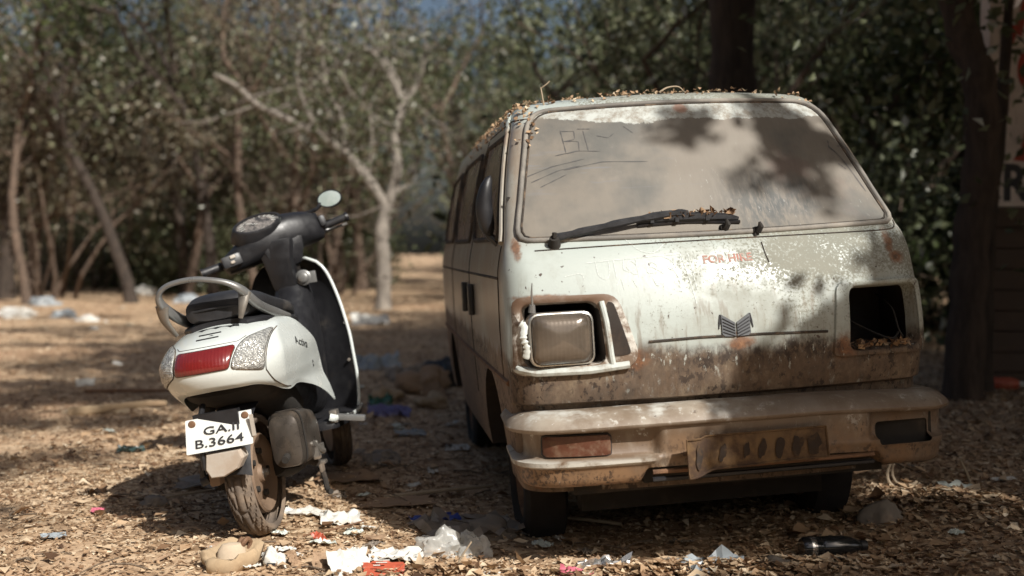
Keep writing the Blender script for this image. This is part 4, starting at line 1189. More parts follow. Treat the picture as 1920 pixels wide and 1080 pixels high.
# ------------- side windows, gaps, handle, mirror
def side_outline(pts, r): return [(p.x, p.y) for p in resample(rrect(pts, r), 70)]
for sx in (-1, 1):
    for nm, pts in (('front_window', [(.44, 1.075), (.70, 1.44), (1.27, 1.44), (1.27, 1.075)]), ('side_window', [(1.42, 1.075), (1.42, 1.435), (2.20, 1.43), (2.20, 1.075)]), ('side_window', [(2.36, 1.08), (2.36, 1.42), (2.92, 1.40), (3.02, 1.08)])):
        ol = side_outline(pts, .05)
        mb = MB()
        if surf0.patch(mb, ol, 'X', sx * 2, .003, 8) is None: continue
        wo = mb.build(nm, MT['sidewindow'], van, ang=180)
        mb = MB(); surf0.line(mb, ol, 'X', sx * 2, .010, 90, 6, .003, True)
        mb.build('window_seal', MT['seamline'], wo)
    mb = MB()
    for ln in ([(.36, 1.05), (.37, .60)], [(1.34, 1.48), (1.345, .9), (1.33, .45)], [(.62, .605), (1.2, .605), (1.35, .605)], [(2.28, 1.46), (2.29, .5)], [(.38, 1.485), (.9, 1.49), (1.34, 1.49)]):
        surf.line(mb, ln, 'X', sx * 2, .0035, 40, 5)
    surf.line(mb, [(.36, .945), (1.3, .945), (2.3, .945), (3.1, .945)], 'X', sx * 2, .005, 60, 5)
    mb.build('door_gap', MT['seamline'], van)
    mb = MB(); surf.line(mb, [(.25, .612), (1.2, .612), (2.3, .612), (3.15, .612)], 'X', sx * 2, .010, 60, 6)
    mb.build('side_moulding', MT['rust'], van)
    for yy in (1.20, 1.48):
        h, n_ = surf.hit(yy, .84, 'X', sx * 2, .012)
        MB().box(h, (.022, .055, .125)).build('door_handle', MT['black'], van, bevel=.006)
mr = MB()
pts = [(-.690, .50, 1.09), (-.702, .49, 1.13), (-.708, .485, 1.19), (-.698, .48, 1.25), (-.680, .485, 1.29)]
mr.tube(smooth_path(pts, 5), [.46 * q for q in (.022, .03, .042, .05, .056, .06, .062, .064, .064, .064, .062, .060, .058, .054, .05, .046, .040, .034, .026, .016, .005)], 12, flat=.8)
wing_mirror = mr.build('wing_mirror', MT['black'], van)
MB().tube([(-.665, .50, 1.06), (-.69, .51, 1.085), (-.70, .515, 1.11)], .014, 8).build('mirror_arm', MT['black'], wing_mirror)
# ------------- wipers
def wpt(x, z, off):
    h, n_ = surf0.hit(x, z, 'Y', -1, off); return h
wiper = thing('wiper', None, None); wiper.parent = van
mb = MB().tube([wpt(-.520, 1.045, -.005), wpt(-.520, 1.045, .030)], [.022, .015], 12).tube([wpt(-.520, 1.045, .030), wpt(-.517, 1.050, .045)], [.008, .008], 6)
mb.build('pivot', MT['hollow'], wiper)
mb = MB(); mb.tube(smooth_path([wpt(-.520, 1.048, .026), wpt(-.42, 1.065, .030), wpt(-.28, 1.086, .034), wpt(-.14, 1.103, .036), wpt(-.08, 1.104, .032)], 6), [.013, .013, .012, .011, .010] * 5, 6, flat=.5)
mb.build('wiper_arm', MT['black'], wiper)
mb = MB(); mb.tube([wpt(-.250, 1.092, .020), wpt(-.15, 1.098, .022), wpt(-.05, 1.098, .024), wpt(.05, 1.092, .022), wpt(.085, 1.088, .018)], [.007, .012, .015, .012, .006], 6, flat=.7)
mb.tube([wpt(-.245, 1.087, .010), wpt(-.08, 1.092, .010), wpt(.09, 1.082, .010)], .006, 5)
for q in (-.2, -.12, -.02, .05): mb.box(wpt(q, 1.093, .020), (.012, .02, .014))
mb.build('wiper_blade', MT['black'], wiper, ang=40)
for (x, z) in ((.030, 1.068), (.135, 1.055)):
    p = wpt(x, z, 0)
    mb = MB().tube([p, p + V(0, -.018, .004)], [.016, .012], 9).tube([p + V(.002, -.016, .0), p + V(.008, -.030, .016), p + V(.004, -.03, .03)], [.012, .010, .004], 7).tube([p + V(-.004, -.014, -.002), p + V(-.012, -.02, -.024)], [.008, .003], 6)
    mb.build('wiper_stub', MT['hollow'], van)
# bolts on the windscreen post
mb = MB().lathe([(0, -.004), (.007, -.004), (.007, .001), (0, .001)], 'Y', tuple(surf0.hit(-.634, 1.205, 'Y', -1, .001)[0]), 10); mb.build('bolt_hole', MT['hollow'], van)
# ------------- wheels, underbody
for sx in (-1, 1):
    for yy in (.80, 2.62):
        wt = thing('wheel', None, None); wt.parent = van
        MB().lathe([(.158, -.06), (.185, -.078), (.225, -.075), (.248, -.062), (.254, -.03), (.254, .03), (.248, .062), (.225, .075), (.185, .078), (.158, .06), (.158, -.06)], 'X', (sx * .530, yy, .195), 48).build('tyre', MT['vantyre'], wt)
        MB().lathe([(.0, sx * .035), (.05, sx * .04), (.06, sx * .012), (.11, sx * .010), (.135, sx * .03), (.150, sx * .055), (.166, sx * .062), (.166, -sx * .06), (.0, -sx * .06)], 'X', (sx * .530, yy, .195), 36).build('rim', MT['rust'], wt)
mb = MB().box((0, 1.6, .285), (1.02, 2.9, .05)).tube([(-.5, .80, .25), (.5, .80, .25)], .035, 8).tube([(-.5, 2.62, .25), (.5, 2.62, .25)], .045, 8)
mb.box((.0, .30, .275), (.98, .05, .09)); mb.box((0, .50, .20), (.86, .10, .14))  # last box: crossbar added to darken the view under the front
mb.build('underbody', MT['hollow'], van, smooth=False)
# ------------------------------------------------------------------ the scooter
sct = thing('motor_scooter', 'white and black step-through scooter leaning on its stand beside the van', 'scooter', (-.868, 3.87, 0.0), (0, R(-10.0), R(-3.2)))

def wheel_tyre(c, rad, wid, treads=True, seg=200):
    mb = MB(); prof_n = 26; rings = []
    h = wid / 2; rin = rad - .083
    for k in range(seg):
        a = 2 * PI * k / seg; ring = []
        for j in range(prof_n + 1):
            u = -1 + 2 * j / prof_n           # -1..1 across
            th = u * 2.25
            x = h * math.sin(min(PI / 2, max(-PI / 2, th * .80))) * (1 if abs(u) < .72 else 1 - .22 * ((abs(u) - .72) / .28))
            rr = rad - (h * .95) * (1 - math.cos(th * .62)) * .95
            rr = max(rr, rin)
            if treads and abs(u) < .58:
                d = 0
                if abs(abs(u) - .13) < .05: d = 1
                s_ = (k + abs(u) * 34 * (1)) % 10
                if s_ < 2.6 and abs(u) > .13: d = 1
                if (k + 5) % 20 < 2 and abs(u) < .13: d = 1
                rr -= .0075 * d
            ring.append((c[0] + x, c[1] + rr * math.cos(a), c[2] + rr * math.sin(a)))
        rings.append(ring)
    rings.append(rings[0])
    return mb.loft(rings, False, False)
wheel_tyre((0, 0, .215), .216, .098).build('rear_tyre', MT['tyre'], sct, ang=60)
for sx in (1,):
    MB().lathe([(0, .030), (.030, .032), (.034, .018), (.060, .014), (.095, .006), (.104, .016), (.118, .030), (.134, .036), (.140, .030), (.138, -.034), (0, -.03)], 'X', (0, 0, .215), 48).build('wheel_rim', MT['rimpaint'], sct)
hub = MB()
for k_ in range(5):
    a = 2 * PI * k_ / 5
    hub.lathe([(0, .026), (.011, .026), (.011, .010), (0, .010)], 'X', (0, .078 * math.cos(a), .215 + .078 * math.sin(a)), 10)
hub.build('rim_hole', MT['hollow'], sct)
MB().lathe([(0, .050), (.012, .050), (.014, .034), (.02, .034), (.02, .02), (0, .02)], 'X', (0, 0, .215), 6).build('axle_nut', MT['alloy'], sct)
# rear cap and side panels as one bent shell: s goes round the plan, t from bottom to top
t_w = curve([(.34, .205), (.42, .198), (.50, .185), (.56, .202), (.63, .213), (.70, .190), (.735, .168), (.765, .120)])
t_y = curve([(.34, -.12), (.46, -.17), (.515, -.245), (.545, -.283), (.60, -.315), (.625, -.318), (.69, -.275), (.73, -.185), (.765, -.06)])
def tail_pt(s_, z):
    """s in -1..1: round the plan from the left front tip over the rear to the right front tip"""
    a = abs(s_); sg = 1 if s_ >= 0 else -1
    w_, y0 = t_w(z), t_y(z)
    D = .20
    if a < .5:
        q = a / .5
        th = q * PI / 2
        x = w_ * math.sin(th) ** .92
        y = y0 + D * (1 - math.cos(th) ** 1.15)
    else:
        q = (a - .5) / .5
        y1 = y0 + D
        y = y1 + (.53 - y1) * q
        x = w_ * (1 - .10 * q * sstep(z, .45, .6)) + .006 * math.sin(q * PI) - .0
    return V(sg * x, y, z)
zb = curve([(0, .545), (.20, .543), (.32, .525), (.42, .498), (.50, .492), (.60, .500), (.72, .478), (.86, .435), (1.0, .375)])
zbl = curve([(0, .545), (.16, .54), (.26, .522), (.36, .485), (.46, .468), (.56, .475), (.70, .45), (.86, .395), (1.0, .358)])
zt = curve([(0, .768), (.25, .766), (.40, .758), (.52, .750), (.66, .738), (.78, .705), (.88, .640), (.95, .545), (1.0, .400)])
mb = MB(); NS, NT_ = 120, 36; vs = []; fs = []
for i in range(NS + 1):
    s_ = -1 + 2 * i / NS
    lo_ = zb(s_) if s_ >= 0 else zbl(-s_)
    hi_ = zt(abs(s_))
    for j in range(NT_ + 1):
        t = j / NT_
        p = tail_pt(s_, lo_ + (hi_ - lo_) * t)
        e = (1 - sstep(t, 0, .06)) * .010 + (sstep(t, .965, 1)) * .004      # edges roll inward
        p.x *= 1 - e * 2.2; p.y += e * (1 - min(1, abs(s_) / .5)) * 1.2
        vs.append(p)
for i in range(NS):
    for j in range(NT_): fs.append((i * (NT_ + 1) + j, (i + 1) * (NT_ + 1) + j, (i + 1) * (NT_ + 1) + j + 1, i * (NT_ + 1) + j + 1))
mb.add(vs, fs)
tail_o = mb.build('body_panel', [MT['scwhite']], sct, ang=60)
st = Surf(tail_o)
# black core under the seat and between the panels
def oval(cx, cz, rx, rz, y, n=24, e=2.6):
    out = []
    for k_ in range(n):
        a = 2 * PI * k_ / n; c_, s_ = math.cos(a), math.sin(a)
        out.append((cx + rx * abs(c_) ** (2 / e) * (1 if c_ >= 0 else -1), y, cz + rz * abs(s_) ** (2 / e) * (1 if s_ >= 0 else -1)))
    return out
MB().loft([oval(0, .655, .10, .070, -.20), oval(0, .645, .155, .105, -.12), oval(0, .63, .165, .125, .05), oval(0, .60, .160, .155, .25), oval(0, .55, .15, .19, .42), oval(0, .50, .13, .20, .58)], True, True).build('inner_body', MT['black'], sct)
# rear lamp cluster, lying on the cap
def lens(name, outline2, mat_, off=.004, par=None, grow=.004):
    o = [(p.x, p.y) for p in resample(rrect(outline2, .010, 4), 56)]
    cx = sum(p[0] for p in o) / 56; cz = sum(p[1] for p in o) / 56
    mb = MB(); rr = []
    for sc_, of in ((1.0, -.004), (1.0, off * .6), (.985, off), (.9, off + grow * .4), (.7, off + grow * .8), (.4, off + grow), (.1, off + grow)):
        ring = []
        for a, b in o:
            h, n_ = st.hit(cx + (a - cx) * sc_, cz + (b - cz) * sc_, 'Y', -1, of)
            ring.append(h)
        rr.append(ring)
    mb.loft(rr, True, True)
    ob = mb.build(name, mat_, par or sct, ang=60)
    mb = MB(); st.line(mb, o, 'Y', -1, .0026, 80, 5, .001, True); mb.build('lens_seal', MT['seamline'], ob)
    return ob
lens('tail_lamp', [(-.112, .612), (-.106, .682), (.096, .684), (.074, .612)], MT['redlens'])
lens('indicator', [(.080, .611), (.104, .683), (.122, .700), (.178, .718), (.176, .64), (.166, .588)], MT['clearlens'])
lens('indicator', [(-.118, .611), (-.113, .682), (-.122, .700), (-.160, .712), (-.196, .66), (-.198, .59), (-.19, .572)], MT['clearlens'])
# panel gap between cap and side panel, vent slots, small dents
mb = MB(); st.line(mb, [(.180, .728), (.181, .70), (.180, .64), (.170, .586), (.176, .54), (.184, .502)], 'Y', -1, .0020, 60, 5, .0005); st.line(mb, [(-.112, .700), (-.10, .692), (.10, .694), (.118, .706)], 'Y', -1, .0014, 40, 5)
mb.build('panel_gap', MT['seamline'], sct)
for dz in (0, -.013):
    mb = MB(); st.line(mb, [(-.046, .729 + dz), (.030, .731 + dz)], 'Y', -1, .0034, 14, 6, .0); mb.build('vent_slot', MT['ink'], sct)
# script lettering on the right flank
def flank(u, v_):
    h, n_ = st.hit(.135 + u, .640 + v_ - u * .18, 'X', 2, .0012)
    if h is None: h = V(.2, .135 + u, .64)
    return h
text_mesh('Activa', .042, MT['ink'], lambda u, v_: flank(u + v_ * .15, v_), 'lettering', sct, 1.55, .0006, 1.0, .2)
mb = MB()
for (a, b) in ((.30, .555), (.315, .540)):
    h, n_ = st.hit(a, b, 'X', 2, .001)
    if h is not None: mb.lathe([(0, .001), (.005, .001), (.006, 0)], 'X', tuple(h), 8)
mb.build('panel_screw', MT['ink'], sct)
# seat
secs = []
for y, hw, zt_, zb_ in ((-.100, .085, .838, .775), (-.085, .112, .856, .762), (-.03, .124, .868, .758), (.08, .128, .860, .756), (.20, .130, .838, .752), (.30, .142, .818, .745), (.42, .128, .808, .735), (.54, .10, .796, .720), (.60, .075, .778, .715), (.625, .04, .755, .715)):
    zc = (zt_ + zb_) / 2; secs.append(oval(0, zc, hw, (zt_ - zb_) / 2, y, 28, 3.0))
seat = MB().loft(secs, True, True).build('seat', MT['seat'], sct)
MB().tube(smooth_path([(-.112, -.082, .806), (-.07, -.100, .812), (0, -.105, .815), (.07, -.100, .812), (.112, -.082, .806)], 6), .004, 6).build('seat_piping', MT['ink'], seat)
MB().loft([oval(0, .748, .10, .022, -.10), oval(0, .748, .15, .026, -.03), oval(0, .742, .15, .03, .2), oval(0, .72, .12, .03, .5)], True, True).build('seat_skirt', MT['black'], sct)
# grab rail
rail = MB()
main = smooth_path([(-.150, .25, .741), (-.146, .06, .772), (-.150, -.07, .805), (-.166, -.145, .852), (-.160, -.172, .890), (-.120, -.182, .916), (-.04, -.184, .922), (.030, -.180, .908), (.082, -.168, .888), (.115, -.140, .856), (.134, -.07, .806), (.143, .06, .772), (.151, .26, .740)], 7)
nm_ = len(main)
rail.tube(main, [.0115 + .0085 * sstep(abs(i / (nm_ - 1) - .5), .12, .30) - .009 * sstep(abs(i / (nm_ - 1) - .5), .42, .5) for i in range(nm_)], 12, flat=.8)
rail.build('grab_rail', MT['silver'], sct, ang=180)
for sx in (-1, 1):
    q = [(-.166, -.148, .850), (-.172, -.130, .80), (-.155, -.090, .742)] if sx < 0 else [(.118, -.130, .850), (.108, -.145, .81), (.094, -.150, .765)]
    MB().tube(smooth_path(q, 5), [.024 - .0016 * i for i in range(11)], 10, flat=.55).build('rail_bracket', MT['alloy'], sct)
# dark inside of the tail, rear mudguard, plate, flap
MB().loft([oval(0, .565, .13, .04, -.215), oval(0, .55, .15, .06, -.14), oval(0, .53, .15, .08, .0), oval(0, .48, .13, .12, .2), oval(0, .44, .11, .12, .4)], True, True).build('under_tail', MT['hollow'], sct)
mb = MB(); rr = []
for k_ in range(18):
    a = R(172 - k_ * 7.0)                 # round the wheel from behind to above
    rad = .262
    cy, cz = rad * math.cos(a), .225 + rad * math.sin(a)
    rr.append([(x, cy * (1 - .02 * abs(x / .07) ** 3), cz - .012 * abs(x / .07) ** 3) for x in (-.072, -.055, -.03, 0, .03, .055, .072)])
mb.loft(rr, False, False); mb.build('rear_mudguard', MT['black'], sct, solid=.004)
flap = MB()
fo = [(-.060, .300), (-.052, .352), (.066, .350), (.074, .322), (.050, .288), (.000, .268), (-.045, .270)]
fl = [(a, b) for a, b in fo]
flap.loft([[(a, -.312 + .08 * (b - .26), b) for a, b in fl], [(a * .9, -.322 + .08 * (b - .26), .31 + (b - .31) * .9) for a, b in fl]], True, True)
flap.add([(a, -.312 + .08 * (b - .26), b) for a, b in fl] + [(a, -.262, b) for a, b in fl], [(i, (i + 1) % 7, (i + 1) % 7 + 7, i + 7) for i in range(7)])
flap.build('mudflap', MT['greyflap'], sct, smooth=False, bevel=.002)
MB().loft([[(a, y, .235 + .07 * q) for a, q in ((-.07, 0), (-.035, 0), (-.03, 1), (-.07, 1))] for y in (-.27, -.215)], True, True).build('mudguard_extension', MT['rimpaint'], sct, bevel=.008)
def plate_p(u, v_, off=0):
    # u, v in -1..1 over the plate; its upper rim leans forward and it is bent a little
    return V(.006 + u * .108 + .002 * v_, -.326 + .030 * (v_ + 1) / 2 + .004 * u * u + .010 * u - off, .4145 + v_ * .054)
po = rrect([(-1, -1), (1, -1), (1, 1), (-1, 1)], .06, 3)
mb = MB(); q1 = [plate_p(a, b, .0015) for a, b in po]; q2 = [plate_p(a, b, -.0015) for a, b in po]
pl = mb.loft([q1, q2], True, True).build('number_plate', MT['platewhite'], sct, smooth=False)
text_mesh('GA.II', .0345, MT['ink'], lambda u, v_: plate_p((u + .010) / .108, (v_ + .010) / .054, .0022), 'plate_lettering', pl, 1.62, .0003, 1.02)
text_mesh('B.3664', .0375, MT['ink'], lambda u, v_: plate_p(u / .108, (v_ - .0275) / .054, .0022), 'plate_lettering', pl, 1.52, .0003, 1.02)
for u in (-.80, .80):
    MB().lathe([(0, 0), (.010, .001), (.0125, .004), (.0125, .006)], 'Y', tuple(plate_p(u, .72, .006)), 12).build('plate_bolt', MT['rust'], pl)
MB().box((.0, -.285, .455), (.15, .03, .05)).tube([(-.07, -.20, .50), (-.065, -.29, .44), (-.062, -.305, .36), (-.064, -.30, .30)], .010, 8).build('plate_bracket', MT['black'], sct)
MB().box((.12, -.31, .42), (.012, .006, .07)).build('plate_backing', MT['greyflap'], sct)
# number-plate lamp block, shadowed left damper and its foot
MB().tube([(-.095, .0, .22), (-.105, -.05, .36), (-.11, -.06, .52)], .026, 12).build('damper', MT['hollow'], sct)
MB().tube([(-.075, -.25, .345), (-.088, -.262, .30), (-.092, -.255, .262)], [.008, .008, .012], 8).tube([(-.098, -.255, .255), (-.072, -.255, .262)], .017, 9).build('reflector_stay', MT['ink'], sct)
# exhaust on the right
ex = []
for y, cx, cz, rx, rz in ((-.095, .150, .318, .030, .060), (-.080, .150, .320, .052, .088), (-.05, .150, .322, .058, .098), (.05, .150, .318, .060, .098), (.16, .148, .308, .058, .088), (.24, .142, .290, .048, .068), (.30, .135, .270, .03, .04), (.36, .125, .255, .02, .022)):
    ex.append(oval(cx, cz, rx, rz, y, 28, 4.2))
exh = MB().loft(ex, True, True).build('silencer', MT['exhaust'], sct)
MB().loft([oval(.150, .322, .0605, .101, -.052, 28, 4.2), oval(.150, .322, .0605, .101, -.034, 28, 4.2)], True, False).build('silencer_band', MT['hollow'], exh)
for (dy, dz) in ((-.010, -.040), (.022, -.046)):
    MB().lathe([(0, .006), (.008, .006), (.009, 0)], 'X', (.208, .05 + dy * 2, .322 + dz), 8).build('silencer_bolt', MT['alloy'], exh)
MB().tube([(.150, -.088, .27), (.150, -.125, .262)], .013, 10).build('tailpipe', MT['hollow'], exh)
MB().tube([(.20, .06, .285), (.214, .10, .25), (.214, .15, .235)], .012, 8).box((.206, .12, .245), (.02, .10, .035)).build('silencer_mount', MT['alloy'], sct)
# engine, stand, footrest
eng = MB().loft([oval(.01, .235, .075, .06, .12), oval(.03, .235, .10, .085, .22), oval(.03, .245, .11, .09, .36), oval(.02, .25, .09, .07, .48)], True, True)
eng.tube([(.10, .30, .20), (.13, .34, .17), (.10, .44, .16)], .018, 9).tube([(-.1, .0, .215), (-.10, .35, .25)], .05, 10)
eng.build('engine', MT['hollow'], sct)
for q in ((.135, .22, .215, .03, .02, .03), (.15, .30, .195, .025, .03, .018), (.12, .36, .21, .04, .02, .03), (.145, .38, .16, .03, .04, .014), (.16, .30, .15, .012, .04, .03)):
    MB().box(q[:3], q[3:]).build('engine_bracket', MT['alloy'], sct, bevel=.003)
MB().tube(smooth_path([(.06, .46, .23), (.12, .44, .12), (.15, .36, .055), (.17, .33, .05)], 5), .011, 8).build('centre_stand', MT['hollow'], sct)
MB().tube(smooth_path([(-.10, .46, .23), (-.19, .44, .1), (-.245, .42, .040)], 5), .011, 8).build('side_stand', MT['hollow'], sct)
fp = MB().box((.255, .49, .300), (.125, .034, .024), rot=Matrix.Rotation(R(12), 3, 'Y')).build('footrest', MT['silver'], sct, bevel=.006)
MB().box((.196, .49, .315), (.03, .05, .05)).build('footrest_bracket', MT['alloy'], sct, bevel=.004)
# floor board, leg shield, column
flr = MB()
fb = rrect([(-.20, .46), (.205, .46), (.222, .60), (.222, .90), (.15, 1.02), (-.15, 1.02), (-.222, .90), (-.222, .60)], .05, 4)
flr.loft([[(a, b, .268) for a, b in fb], [(a * 1.02, b, .280) for a, b in fb], [(a * 1.02, b, .294) for a, b in fb], [(a * .97, b, .300) for a, b in fb]], True, True)
flr.build('floor_board', MT['black'], sct)
mb = MB().tube(smooth_path([(.185, .45, .318), (.205, .47, .308), (.226, .60, .292), (.230, .75, .290), (.228, .86, .300)], 6), .014, 9, flat=.6); mb.build('floor_trim', MT['scwhite'], sct)
ls_w = curve([(.27, .205), (.35, .222), (.45, .230), (.58, .228), (.70, .213), (.80, .192), (.90, .160), (.945, .125), (.965, .085)])
def ls_pt(u, z):
    w_ = ls_w(z)
    y = .955 + .10 * sstep(z, .55, .27) * 0 - .055 * abs(u) ** 2.5 - .02 * (z - .6) * 0 + .015 * (1 - abs(u)) - .05 * sstep(z, .9, .5) + .03
    return V(u * w_, y, z)
mb = MB(); vs = []; fs = []; NU, NV = 28, 40
for i in range(NU + 1):
    for j in range(NV + 1): vs.append(ls_pt(-1 + 2 * i / NU, .27 + .695 * j / NV))
for i in range(NU):
    for j in range(NV): fs.append((i * (NV + 1) + j, (i + 1) * (NV + 1) + j, (i + 1) * (NV + 1) + j + 1, i * (NV + 1) + j + 1))
mb.add(vs, fs); mb.build('leg_shield', MT['black'], sct, ang=180)
mb = MB(); vs = [p + V(0, .016, 0) for p in vs]; mb.add(vs, fs); mb.build('front_panel', MT['scwhite'], sct, ang=180, solid=.004)
edge = [ls_pt(-1, .27 + .695 * j / 30) for j in range(31)] + [ls_pt(-1 + 2 * i / 14, .965) for i in range(1, 14)] + [ls_pt(1, .965 - .695 * j / 30) for j in range(31)]
mb = MB().tube([p + V(0, .006, 0) for p in edge[36:]], .0075, 8); mb.build('shield_trim', MT['scwhite'], sct, ang=180)
MB().loft([oval(.01, .50, .105, .17, .60, 24), oval(.01, .52, .105, .20, .72), oval(.01, .58, .10, .28, .84), oval(.01, .62, .09, .33, .93)], True, True).build('centre_tunnel', MT['black'], sct)
MB().loft([[(x + .00, y, .84 + 0) for x, y in ((-.05, .84), (.05, .84), (.06, .93), (-.06, .93))], [(x - .01, y - .01, .97) for x, y in ((-.06, .82), (.06, .82), (.07, .95), (-.07, .95))], [(x - .02, y - .02, 1.06) for x, y in ((-.08, .82), (.09, .82), (.09, .97), (-.09, .97))]], True, True).build('steering_cover', MT['black'], sct, bevel=.02)
MB().lathe([(0, -.012), (.012, -.012), (.022, -.008), (.026, 0), (.034, .004)], 'Y', (.082, .846, .882), 18).box((.100, .862, .879), (.07, .012, .05)).build('ignition_lock', MT['silver'], sct, bevel=.004)
for z in (.50, .66): MB().lathe([(0, -.004), (.006, -.004), (.008, 0)], 'Y', (.205 if z < .6 else .212, ls_pt(.92, z).y - .004, z), 8).build('shield_screw', MT['silver'], sct)
# front wheel and fender, turned left with the bars
Mst = Matrix.Translation((0, 1.235, 0)) @ Matrix.Rotation(R(24), 4, 'Z') @ Matrix.Translation((0, -1.235, 0))
wheel_tyre((0, 1.235, .215), .214, .09, True, 120).xf(Mst).build('front_tyre', MT['tyre'], sct)
MB().lathe([(0, .03), (.03, .03), (.04, .01), (.11, .01), (.135, .034), (.14, -.034), (0, -.03)], 'X', (0, 1.235, .215), 32).xf(Mst).build('wheel_rim', MT['rimpaint'], sct)
mb = MB(); rr = []
for k_ in range(16):
    a = R(20 + k_ * 9); rad = .265
    cy, cz = 1.235 + rad * math.cos(a), .225 + rad * math.sin(a)
    rr.append([(x, cy, cz - .10 * abs(x / .075) ** 2.5 * .6) for x in (-.078, -.06, -.03, 0, .03, .06, .078)])
mb.loft(rr, False, False); mb.xf(Mst).build('front_fender', MT['scwhite'], sct, solid=.004)
MB().tube([(0, 1.19, .30), (0, .98, .80)], .03, 10).build('fork', MT['black'], sct)
# ------------- handlebar head, built square and then turned and tipped as one
Mh = Matrix.Translation((-.015, .905, 1.062)) @ Matrix.Rotation(R(26), 4, 'Z') @ Matrix.Rotation(R(-11.5), 4, 'Y') @ Matrix.Rotation(R(-6), 4, 'X')
def hm(mb): return mb.xf(Mh)
secs = []
# along the bar: centre (v forward, w up), half sizes
for u, v_, w_, rv, rw in ((-.250, .010, -.030, .022, .024), (-.240, .010, -.030, .040, .040), (-.195, .010, -.020, .058, .052), (-.135, .014, .000, .092, .072), (-.06, .016, .016, .108, .080), (0, .018, .020, .110, .083), (.06, .016, .018, .105, .082), (.125, .014, .010, .086, .076), (.175, .012, .002, .064, .068), (.195, .010, -.002, .050, .060), (.205, .010, -.006, .030, .044)):
    ring = []
    for k_ in range(32):
        a = 2 * PI * k_ / 32; c_, s_ = math.cos(a), math.sin(a); e = 2.7
        ring.append((u, v_ + rv * abs(c_) ** (2 / e) * (1 if c_ >= 0 else -1), w_ + rw * abs(s_) ** (2 / e) * (1 if s_ >= 0 else -1)))
    secs.append(ring)
head_mb = MB().loft(secs, True, True)
shell = MB(); shell.v = list(head_mb.v); shell.f = list(head_mb.f); shell.m = list(head_mb.m)
hm(head_mb); head = head_mb.build('handlebar_cover', MT['black'], sct, ang=50)
# lower part of the cover down to the column
hm(MB().loft([[(x, y, .0) for x, y in ((-.10, -.085), (.10, -.085), (.09, .09), (-.09, .09))], [(x, y, -.075) for x, y in ((-.085, -.075), (.085, -.075), (.07, .07), (-.07, .07))], [(x, y, -.135) for x, y in ((-.055, -.055), (.055, -.055), (.05, .06), (-.05, .06))]], True, True)).build('cover_neck', MT['black'], sct, bevel=.025)
# instrument binnacle: a hooded oval facing back and up
dial_c = V(-.068, -.078, .088)
dM = Mh @ Matrix.Translation(dial_c) @ Matrix.Rotation(R(52), 4, 'X')
def dring(rx, ry, z, yo=0): return [(rx * math.cos(2 * PI * k_ / 36) * (1 + .05 * math.sin(2 * PI * k_ / 36)), yo + ry * math.sin(2 * PI * k_ / 36), z) for k_ in range(36)]
MB().loft([dring(.124, .070, -.06), dring(.108, .057, -.004), dring(.101, .050, .003), dring(.094, .044, .003), dring(.090, .041, -.006)], True, False).xf(dM).build('binnacle_rim', MT['black'], sct)
k = M('instrument_face')
cc = k.mix(k.ss(k.noise(24, 5, .7), .4, .6), (.045, .043, .042), (.22, .20, .185))
MT['dial'] = k.set(cc, .25, coat=.6)
dial = MB().loft([dring(.092, .043, -.004), dring(.06, .03, .002), dring(.004, .002, .004)], True, True).xf(dM).build('speedometer', MT['dial'], sct)
mb = MB()
for k_ in range(13):
    a = R(200 - k_ * 18.3); mb.tube([(.062 * math.cos(a), .030 * math.sin(a) - .004, .0055), (.082 * math.cos(a), .040 * math.sin(a) - .004, .0025)], .0012, 4)
mb.tube([(0, -.012, .006), (-.045, .012, .006)], .0014, 4)
mb.xf(dM); mb.build('dial_marks', MT['platewhite'], dial)
for x in (-.082, .086): MB().lathe([(0, .006), (.006, .005), (.008, 0)], 'Z', (x, -.012, .0), 8).xf(dM).build('dial_screw', MT['silver'], dial)
# grips, levers, switches, mirror, headlamp edge
for sx in (-1, 1):
    gl = .352 if sx < 0 else .318
    hm(MB().tube([(sx * .20, .01, -.020 if sx < 0 else -.012), (sx * gl, -.024, -.026 if sx < 0 else -.012)], [.016, .0175], 14)).build('grip', MT['seat'], sct)
    hm(MB().lathe([(0, -.006), (.021, -.006), (.021, .006), (0, .006)], 'X', (sx * (gl - .002), -.0237, -.026 if sx < 0 else -.012), 14)).build('grip_end', MT['black'], sct)
    hm(MB().tube(smooth_path([(sx * .19, .055, -.028), (sx * .24, .062, -.030), (sx * .285, .048, -.032), (sx * .325, .034, -.034)], 5), [.009] * 6 + [.006] * 9 + [.008], 8, flat=.6)).build('brake_lever', MT['silver'] if sx > 0 else MT['black'], sct)
hm(MB().box((-.222, -.042, -.022), (.085, .04, .052))).build('switch_block', MT['black'], sct, bevel=.010)
hm(MB().box((-.215, -.064, -.008), (.024, .010, .014))).build('switch_button', MT['greyflap'], sct, bevel=.003)
hm(MB().box((-.222, -.064, -.030), (.018, .010, .012))).build('switch_button', MT['greyflap'], sct, bevel=.003)
hm(MB().box((.205, -.03, .006), (.03, .05, .05))).build('switch_block', MT['black'], sct, bevel=.010)
hm(MB().loft([[(u * .17, .085 + .03 * (1 - u * u), w_) for u in [-1 + 2 * i / 12 for i in range(13)]] for w_ in (-.06, -.02, .03, .062)], False, False)).build('headlamp_cowl', MT['scwhite'], sct, solid=.006)
hm(MB().tube(smooth_path([(-.20, .055, -.03), (-.19, .085, .0), (-.165, .102, .035), (-.13, .108, .066)], 6), [.006 + .010 * math.sin(PI * i / 18) for i in range(19)], 9)).build('headlamp_trim', MT['chrome'], sct)
sp_ = Mh.inverted()
mp0, mp1 = V(.140, .95, 1.160), V(.222, .955, 1.212)
